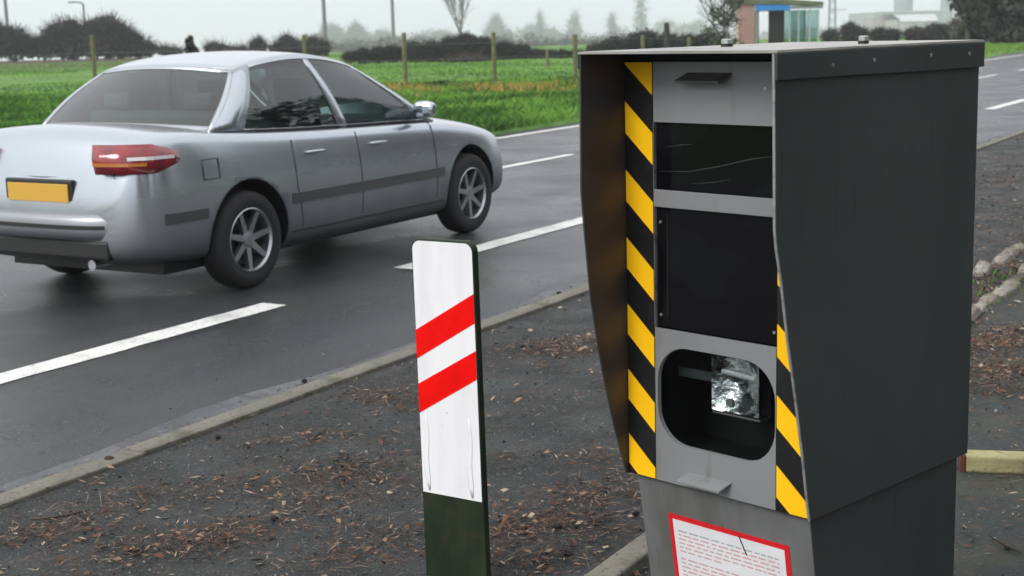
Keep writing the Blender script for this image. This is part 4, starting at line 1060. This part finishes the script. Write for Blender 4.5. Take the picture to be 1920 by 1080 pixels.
misty('pale misty bush line left of the bare tree', [(770, 812, 70, 98), (805, 850, 62, 98)])
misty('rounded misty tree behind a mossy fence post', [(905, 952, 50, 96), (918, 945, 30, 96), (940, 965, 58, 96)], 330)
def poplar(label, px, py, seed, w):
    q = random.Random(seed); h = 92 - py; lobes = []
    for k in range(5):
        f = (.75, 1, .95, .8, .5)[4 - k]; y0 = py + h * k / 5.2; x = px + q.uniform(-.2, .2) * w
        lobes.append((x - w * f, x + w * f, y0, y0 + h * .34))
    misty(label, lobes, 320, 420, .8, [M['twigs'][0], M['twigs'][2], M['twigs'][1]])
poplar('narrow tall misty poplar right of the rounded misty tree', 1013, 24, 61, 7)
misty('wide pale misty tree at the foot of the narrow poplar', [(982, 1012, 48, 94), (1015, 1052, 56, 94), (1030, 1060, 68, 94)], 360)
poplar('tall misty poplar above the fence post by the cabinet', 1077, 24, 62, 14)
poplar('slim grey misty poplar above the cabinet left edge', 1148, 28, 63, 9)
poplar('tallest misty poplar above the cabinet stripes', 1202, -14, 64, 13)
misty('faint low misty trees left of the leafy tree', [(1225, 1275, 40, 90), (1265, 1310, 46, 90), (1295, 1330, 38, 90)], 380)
wood = []
for i in range(40):
    px = 590 + i * 30; wood.append((px - 28, px + 28, R.uniform(58, 76) - (px - 600) * .018, 100))
cs, rs = [], []
for x0, x1, yt, yb in wood:
    p0, p1, t = at(x0, yb, 1200), at(x1, yb, 1200), at((x0 + x1) / 2, yt, 1200); g0 = gz(1200)
    cs.append(((p0.x + p1.x) / 2, 1200 + R.uniform(-8, 8), (t.z + g0) * .5)); rs.append(((p1.x - p0.x) * .5, 8, (t.z - g0) * .52))
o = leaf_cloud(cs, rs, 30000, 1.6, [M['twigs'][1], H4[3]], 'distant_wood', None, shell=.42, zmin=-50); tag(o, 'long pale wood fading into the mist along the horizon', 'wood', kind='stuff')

cs, rs = [], []; dd = 330; px = 585
while px < 1350:
    p, t = at(px, 95, dd), at(px, R.uniform(66, 82) - (px - 600) * .012, dd); w = R.uniform(14, 30) * dd / FPX
    cs.append((p.x, dd + R.uniform(-2, 2), (t.z + gz(dd)) / 2)); rs.append((w, 3, (t.z - gz(dd)) / 2)); px += R.uniform(12, 26)
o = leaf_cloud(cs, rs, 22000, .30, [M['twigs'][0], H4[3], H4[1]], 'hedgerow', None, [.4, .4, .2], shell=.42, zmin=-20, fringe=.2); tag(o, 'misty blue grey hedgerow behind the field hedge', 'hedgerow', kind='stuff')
# pine belt along the far side of the footpath (right of the view): added unseen for its reflections and shade, and to explain the needles
cs, rs = [], []; tb = MB()
for i in range(26):
    p = rd(-14 + i * 3.2 + R.uniform(-.8, .8), -8.5 + R.uniform(-1.6, 1.6)); h = R.uniform(7, 10)
    tb.tube([(p.x, p.y, -.05), (p.x + R.uniform(-.2, .2), p.y, h * .5), (p.x, p.y, h * .9)], [.2, .15, .05], 6)
    for k in range(4): cs.append((p.x + R.uniform(-.7, .7), p.y + R.uniform(-.7, .7), h * (.22 + .22 * k))); rs.append((2.1 - .3 * k, 2.1 - .3 * k, h * .17))
tb.build('shade_pine_belt', M['bark'])
o = leaf_cloud(cs, rs, 26000, .30, M['ever'], 'shade_pine_crowns', bpy.data.objects['shade_pine_belt'], [.4, .25, .35], shell=.45)
tag(bpy.data.objects['shade_pine_belt'], 'unseen pine belt added along the footpath for shade and reflections', 'wood', kind='stuff')
# leafy tree left of the brick pier
r = branch_tree('leafy_tree', 'thin dark leafy tree standing left of the brick shelter pier', 'tree', None, 1358, -40, 112, 58, .7, 21, fan=.75, trunk=.10, depth=4, n_main=7, mats=M['leafy'])
cs, rs = [], []
for x0, x1, yt, yb in ((1335, 1390, 10, 60), (1350, 1395, -30, 20), (1325, 1372, 50, 100), (1340, 1395, 60, 105), (1312, 1350, 40, 70), (1320, 1360, 5, 40)):
    p0, p1, t, g = at(x0, yb, 58), at(x1, yb, 58), at((x0 + x1) / 2, yt, 58), at((x0 + x1) / 2, yb, 58)
    cs.append(((p0.x + p1.x) / 2 - r.location.x, R.uniform(-.3, .3), (t.z + g.z) / 2)); rs.append(((p1.x - p0.x) / 2, .5, (t.z - g.z) / 2))
leaf_cloud(cs, rs, 1900, .075, M['leafy'], 'foliage', r, [.45, .2, .35], shell=.6)
# dark trees at the right, beyond the road
G_ = 'dark trees beyond the road at the right'
def big_tree(label, px, d, lobes, n, size=.24):
    g = at(px, 88, d); r = thing('evergreen_tree', label, 'tree', (g.x, g.y, 0), 0, G_)
    b = MB(); b.tube([(0, 0, -.05), (.05, 0, 1.2), (0, .1, 3.2)], [.22, .17, .1], 8); b.build('trunk', M['bark'], r)
    cs, rs = [], []
    for x0, x1, yt, yb in lobes:
        p0, p1, t, q = at(x0, yb, d), at(x1, yb, d), at((x0 + x1) / 2, yt, d), at((x0 + x1) / 2, yb, d)
        cs.append(((p0.x + p1.x) / 2 - g.x, R.uniform(-.6, .6), (t.z + max(.05, q.z)) / 2)); rs.append(((p1.x - p0.x) / 2, (p1.x - p0.x) / 2.4, (t.z - max(.05, q.z)) / 2))
    leaf_cloud(cs, rs, n, size, M['ever'], 'crown', r, [.4, .25, .35], shell=.42)
big_tree('dark evergreen tree right of the far factory with a ragged left edge', 1815, 76, [(1788, 1850, -30, 30), (1805, 1850, 10, 60), (1812, 1862, 40, 92), (1800, 1860, -90, -10)], 4200)
big_tree('very dark evergreen tree in the middle of the group over the road', 1872, 74, [(1835, 1915, -40, 40), (1845, 1910, 20, 92), (1840, 1920, -110, -20)], 5200)
big_tree('dark evergreen tree cut by the right frame edge', 1935, 72, [(1895, 1985, -40, 40), (1890, 1980, 20, 90), (1890, 1990, -110, -20)], 5200)
shrub('scrub_bush', 'pale twiggy scrub at the left foot of the dark evergreens', 'bush', None, [(1782, 1818, 28, 60), (1775, 1800, 40, 70)], 500, .12, [M['leafy'][1], M['twigs'][1]], None, 80)
G_ = 'low scrub in front of the factory'
shrub('scrub_bush', 'dark rounded bush beside the lattice mast', 'bush', G_, [(1538, 1575, 56, 84), (1572, 1615, 44, 84), (1600, 1630, 52, 84)], 1800, .2, H4, [.3, .45, .1, .15], 84)
shrub('scrub_bush', 'dark bush under the pink gable wall', 'bush', G_, [(1630, 1668, 54, 80), (1655, 1690, 56, 80)], 1300, .2, H4, [.3, .45, .1, .15], 84)
shrub('scrub_bush', 'long brownish scrub right of the pink house', 'bush', G_, [(1690, 1740, 52, 80), (1725, 1780, 46, 80), (1765, 1825, 42, 80)], 2600, .2, H4, [.3, .2, .3, .2], 84)

# ------------------------------------------------------------------ fence, posts, poles
P0 = at(757, 160, 40.3)
fence = thing('pasture_fence', 'wire pasture fence of mossy wooden posts along the green field', 'fence', (0, 40.3, 0))
fp = []
for px, yt, w, d in ((-40, 72, .075, 40), (172, 66, .085, 40.2), (357, 66, .08, 40.2), (570, 65, .085, 40.3), (757, 61, .085, 40.3), (925, 60, .085, 40.3), (1078, 64, .085, 40.5), (1205, 66, .08, 41.5), (1292, 70, .075, 43)):
    t = at(px, yt, d); ln_ = R.uniform(-.03, .03)
    b = MB(); n = 8
    b.tube([(t.x + ln_ * .8, d - 40.3, -.06), (t.x + ln_ * .3, d - 40.3, t.z * .5), (t.x, d - 40.3, t.z - .02), (t.x, d - 40.3, t.z)], [w * .75, w * .72, w * .7, w * .55], n)
    b.build('post', M['post'], fence); fp.append((t.x, d - 40.3, t.z))
for hz in (.25, .75, 1.15):
    b = MB(); b.tube([(x, y - .07, min(hz, z - .08) + (.02 if i % 2 else 0)) for i, (x, y, z) in enumerate(fp)], .004, 4); b.build('wire', M['wire'], fence)
t = at(1250, 42, 36); b = MB(); b.tube([(t.x + .02, t.y, -.05), (t.x, t.y, t.z * .6), (t.x, t.y, t.z - .03), (t.x, t.y, t.z)], [.075, .07, .066, .05], 10)
o = b.build('strainer_post', M['post_dark']); tag(o, 'single dark post standing taller than the fence behind the cabinet roof', 'post')
t = at(1026, 92, 55); b = MB(); b.tube([(t.x, t.y, -.05), (t.x, t.y, t.z)], [.06, .05], 8); o = b.build('short_post', M['post']); tag(o, 'short pale post in front of the hedge left of the cabinet', 'post')

def pole(px0, py0, px1, d, label, rad, h, head=False, group='tall lamp columns beyond the field'):
    g = at(px1, 100, d); t = at(px0, py0, d)
    r = thing('lamp_column', label, 'lamp column', (g.x, g.y, gz(d)), 0, group); h -= gz(d)
    b = MB(); k = h / max(1, t.z); tx = (t.x - g.x)
    b.tube([(0, 0, 0), (0, 0, h * .15), (tx * .0, 0, h)], [rad * 1.3, rad, rad * .7], 8); b.build('pole', M['pole'], r)
    b = MB()
    b.tube([(0, 0, h), (-.25, 0, h + .18), (-.8, 0, h + .25)], [rad * .7, rad * .6, rad * .5], 6); b.build('arm', M['pole'], r)
    b = MB(); b.box((-1.5, -.16, h + .16), (-.75, .16, h + .32)); b.build('lamp_head', M['pole'], r, bevel=.05)
pole(15, 0, 18, 110, 'lamp column at the far left, its top out of frame', .15, 8.5)
pole(158, 8, 163, 150, 'shorter lamp column with its small lamp head in view', .16, at(158, 8, 150).z)
pole(606, 0, 611, 100, 'tall dark lamp column over the front of the car roof', .14, 9)
pole(735, 0, 739, 120, 'pale tall lamp column left of the bare tree', .15, 9)

# lattice mast beside the shelter
g = at(1560, 70, 230); mast = thing('lattice_mast', 'thin pale lattice mast right of the bus shelter', 'mast', (g.x, g.y, gz(230)))
b = MB(); hh = 15
for sx_, sy_ in ((-1, -1), (1, -1), (1, 1), (-1, 1)): b.tube([(sx_ * .55, sy_ * .55, 0), (sx_ * .25, sy_ * .25, hh)], .07, 4)
b.build('mast_leg', M['pole'], mast)
b = MB()
for i in range(10):
    z0, z1 = i * hh / 10, (i + 1) * hh / 10; w0, w1 = .55 - .3 * i / 10, .55 - .3 * (i + 1) / 10
    for q in range(4):
        ax = [(-1, -1), (1, -1), (1, 1), (-1, 1)]; a_, c_ = ax[q], ax[(q + 1) % 4]
        b.tube([(a_[0] * w0, a_[1] * w0, z0), (c_[0] * w1, c_[1] * w1, z1)], .035, 3)
b.build('bracing', M['pole'], mast)
b = MB(); b.tube([(-.2, 0, 5.3), (2.2, 0, 5.25)], .05, 4); b.build('cross_arm', M['pole'], mast)

# ------------------------------------------------------------------ bus shelter
SD = 60
g = at(1418, 60, SD); sh = thing('bus_shelter', 'bus shelter with pink brick pier, blue fascia and glass sides', 'bus shelter', (g.x, g.y, 0), .10)
def wx(px): return at(px, 40, SD).x - g.x
ztop = at(1418, -4, SD).z; zf1 = at(1440, 7, SD).z; zf0 = at(1440, 20, SD).z
# brick pier: courses of real bricks over a mortar core
x0, x1 = wx(1384), wx(1416)
b = MB(); b.box((x0 + .012, .012, 0), (x1 - .012, .588, zf1 + .03)); pier = b.build('brick_pier', M['mortar'], sh)
bw = (x1 - x0) / 3
bb = MB(); bb.box((0, 0, 0), (bw - .015, .11, .062)); bproto = bb.build('brick', M['brick'], pier, bevel=.004)
first = True; z = .008; row = 0
while z < zf1:
    for i in range(3 if row % 2 == 0 else 4):
        xx = x0 + (i if row % 2 == 0 else i - .5) * bw
        o = bproto if first else link(bproto.copy(), pier); first = False
        xa = max(x0, xx); xb = min(x1, xx + bw - .012)
        o.location = (xa, R.uniform(-.004, .004), z); o.scale = ((xb - xa) / (bw - .015), 1, 1)
    z += .075; row += 1
xc = wx(1482); xr = wx(1541)
# front face (pier to corner) and the side face going back from the corner
b = MB(); b.box((x1 + .003, -.06, zf0), (xc, .02, zf1)); b.build('fascia', M['blue'], sh, bevel=.01)
b = MB(); b.box((x1 + .02, .025, zf0 - .02), (xc - .01, .06, zf0 + .06)); b.build('fascia_rail', M['c_black'], sh)
b = MB(); b.prism([(x0 - .08, zf1 + .032), (xr + .10, zf1 - .13 + .02), (xr + .10, zf1 + .02), (xc, zf1 + .15), (x0 - .08, zf1 + .22)], -.1, 2.1, lambda a, c, h: (a, h, c)); b.build('roof', M['roof_moss'], sh)
b = MB(); b.box((xc + .01, -.055, zf0 + .04), (xr + .09, -.02, zf1 - .14 + .02)); b.build('fascia', M['roof_grey'], sh)
def upright(x, y, w=.06): 
    b = MB(); b.box((x - w / 2, y - w / 2, 0), (x + w / 2, y + w / 2, zf0)); b.build('upright', M['frame'], sh)
for x in (x1 + .07, xc + .02, wx(1500), wx(1521), wx(1538)): upright(x, .05)
upright(wx(1538), 1.9); upright(x1 + .07, 1.9)
for xa, xb in ((xc + .05, wx(1500) - .04), (wx(1500) + .04, wx(1521) - .04), (wx(1521) + .04, wx(1538) - .04)):
    b = MB(); b.box((xa, .045, .12), (xb, .055, zf0 - .01)); b.build('pane', M['shelter_glass'], sh)
b = MB(); b.box((x1 + .1, 1.88, .1), (wx(1447), 1.92, zf0)); b.build('back_board', M['slate_board'], sh)
b = MB(); b.box((wx(1446), .30, 0), (wx(1476), .36, zf0 - .02)); b.build('door_board', M['board'], sh)
b = MB(); b.box((wx(1477), 1.95, .1), (wx(1538), 1.97, zf0)); b.build('pane', M['shelter_glass'], sh)
b = MB(); b.box((x1 + .5, 1.3, .42), (xr - .3, 1.65, .47)); b.box((x1 + .6, 1.4, 0), (x1 + .66, 1.5, .42)); b.box((xr - .5, 1.4, 0), (xr - .44, 1.5, .42)); b.build('bench', M['board'], sh)

# ------------------------------------------------------------------ far factory and house
FD = 780
def fbx(px0, px1, py0, py1, d, dep, name, m, parent, org):
    a, c = at(px0, py1, d), at(px1, py1, d); t = at((px0 + px1) / 2, py0, d)
    b = MB(); b.box((a.x - org.x, 0 + (d - org.y), gz(d)), (c.x - org.x, dep + (d - org.y), t.z)); return b.build(name, m, parent), a.x - org.x, c.x - org.x, t.z
g = at(1760, 60, FD)
fac = thing('factory', 'pale misty factory hall with a tall silo behind the pink house', 'factory', (g.x, FD, 0))
hall, xa, xb, zt_ = fbx(1640, 1782, 22, 70, FD, 60, 'wall', M['bld_grey'], fac, Vector((g.x, FD, 0)))
b = MB(); b.prism([(xa - .3, zt_), (xb + .3, zt_), (xb - .3, zt_ + .5), (xa + 1.0, zt_ + .5)], -.4, 30.4, lambda a, c, h: (a, h, c)); b.build('roof', M['bld_roof'], hall)
for i in range(8):
    x = xa + 1.0 + i * (xb - xa - 2) / 8; b = MB(); b.box((x, -.05, zt_ * .45), (x + .9, -.01, zt_ * .62)); b.build('window', M['window'], hall)
a, c, t = at(1681, 20, FD + 12), at(1716, 20, FD + 12), at(1698, -60, FD + 12)
rad_ = (c.x - a.x) / 2; b = MB(); b.tube([((a.x + c.x) / 2 - g.x, 12 + rad_, gz(FD + 12)), ((a.x + c.x) / 2 - g.x, 12 + rad_, t.z), ((a.x + c.x) / 2 - g.x, 12 + rad_, t.z + .8)], [rad_, rad_, rad_ * .6], 24); b.build('silo', M['silo'], fac)
a, c, t = at(1767, 20, FD + 8), at(1789, 20, FD + 8), at(1778, -40, FD + 8)
rad_ = (c.x - a.x) / 2; b = MB(); b.tube([((a.x + c.x) / 2 - g.x, 8 + rad_, gz(FD + 8)), ((a.x + c.x) / 2 - g.x, 8 + rad_, t.z)], [rad_ * 1.1, rad_], 20); b.build('silo', M['silo'], fac)
HDT = 480
g = at(1680, 60, HDT)
ho = thing('far_house', 'small pink and white house with dark gable roof before the factory', 'house', (g.x, HDT, 0))
wl, xa, xb, zt_ = fbx(1637, 1658, 33, 70, HDT, 14, 'wall', M['bld_pink'], ho, Vector((g.x, HDT, 0)))
wl2, xa2, xb2, z2 = fbx(1658.6, 1682, 36, 70, HDT - .6, 9, 'wall', M['bld_white'], ho, Vector((g.x, HDT, 0)))
b = MB(); b.prism([(xa2 - .8, z2 - .1), (xb2 + .8, z2 - .1), ((xa2 + xb2) / 2, z2 + 1.7)], -.9, 8.6, lambda a, c, h: (a, h, c)); b.build('roof', M['tile_dark'], wl2)
wl3, xa3, xb3, z3 = fbx(1682.5, 1757, 40, 70, HDT, 8, 'wall', M['bld_white'], ho, Vector((g.x, HDT, 0)))
b = MB(); b.prism([(-.4, z3), (8.4, z3), (4, z3 + 2.2)], xa3, xb3 + .3, lambda a, c, h: (h, a, c)); b.build('roof', M['bld_roof'], wl3)
for i in range(4):
    x = xa3 + .6 + i * (xb3 - xa3 - 1) / 4; b = MB(); b.box((x, -.04, z3 * .45), (x + .5, -.005, z3 * .75)); b.build('window', M['window'], wl3)

# ------------------------------------------------------------------ haze
b = MB(); b.box((-820, -70, -30), (820, 1320, 60))
hz = b.build('haze', [])
hm = bpy.data.materials.new('haze_air'); hm.use_nodes = True; t = hm.node_tree; t.nodes.clear()
o_ = t.nodes.new('ShaderNodeOutputMaterial'); pv = t.nodes.new('ShaderNodeVolumePrincipled')
pv.inputs['Color'].default_value = (.95, .96, 1.0, 1); pv.inputs['Density'].default_value = .0009; pv.inputs['Anisotropy'].default_value = .7
t.links.new(pv.outputs[0], o_.inputs['Volume'])
hz.data.materials.append(hm); tag(hz, 'thin pale winter haze over the whole place', 'haze', kind='stuff')
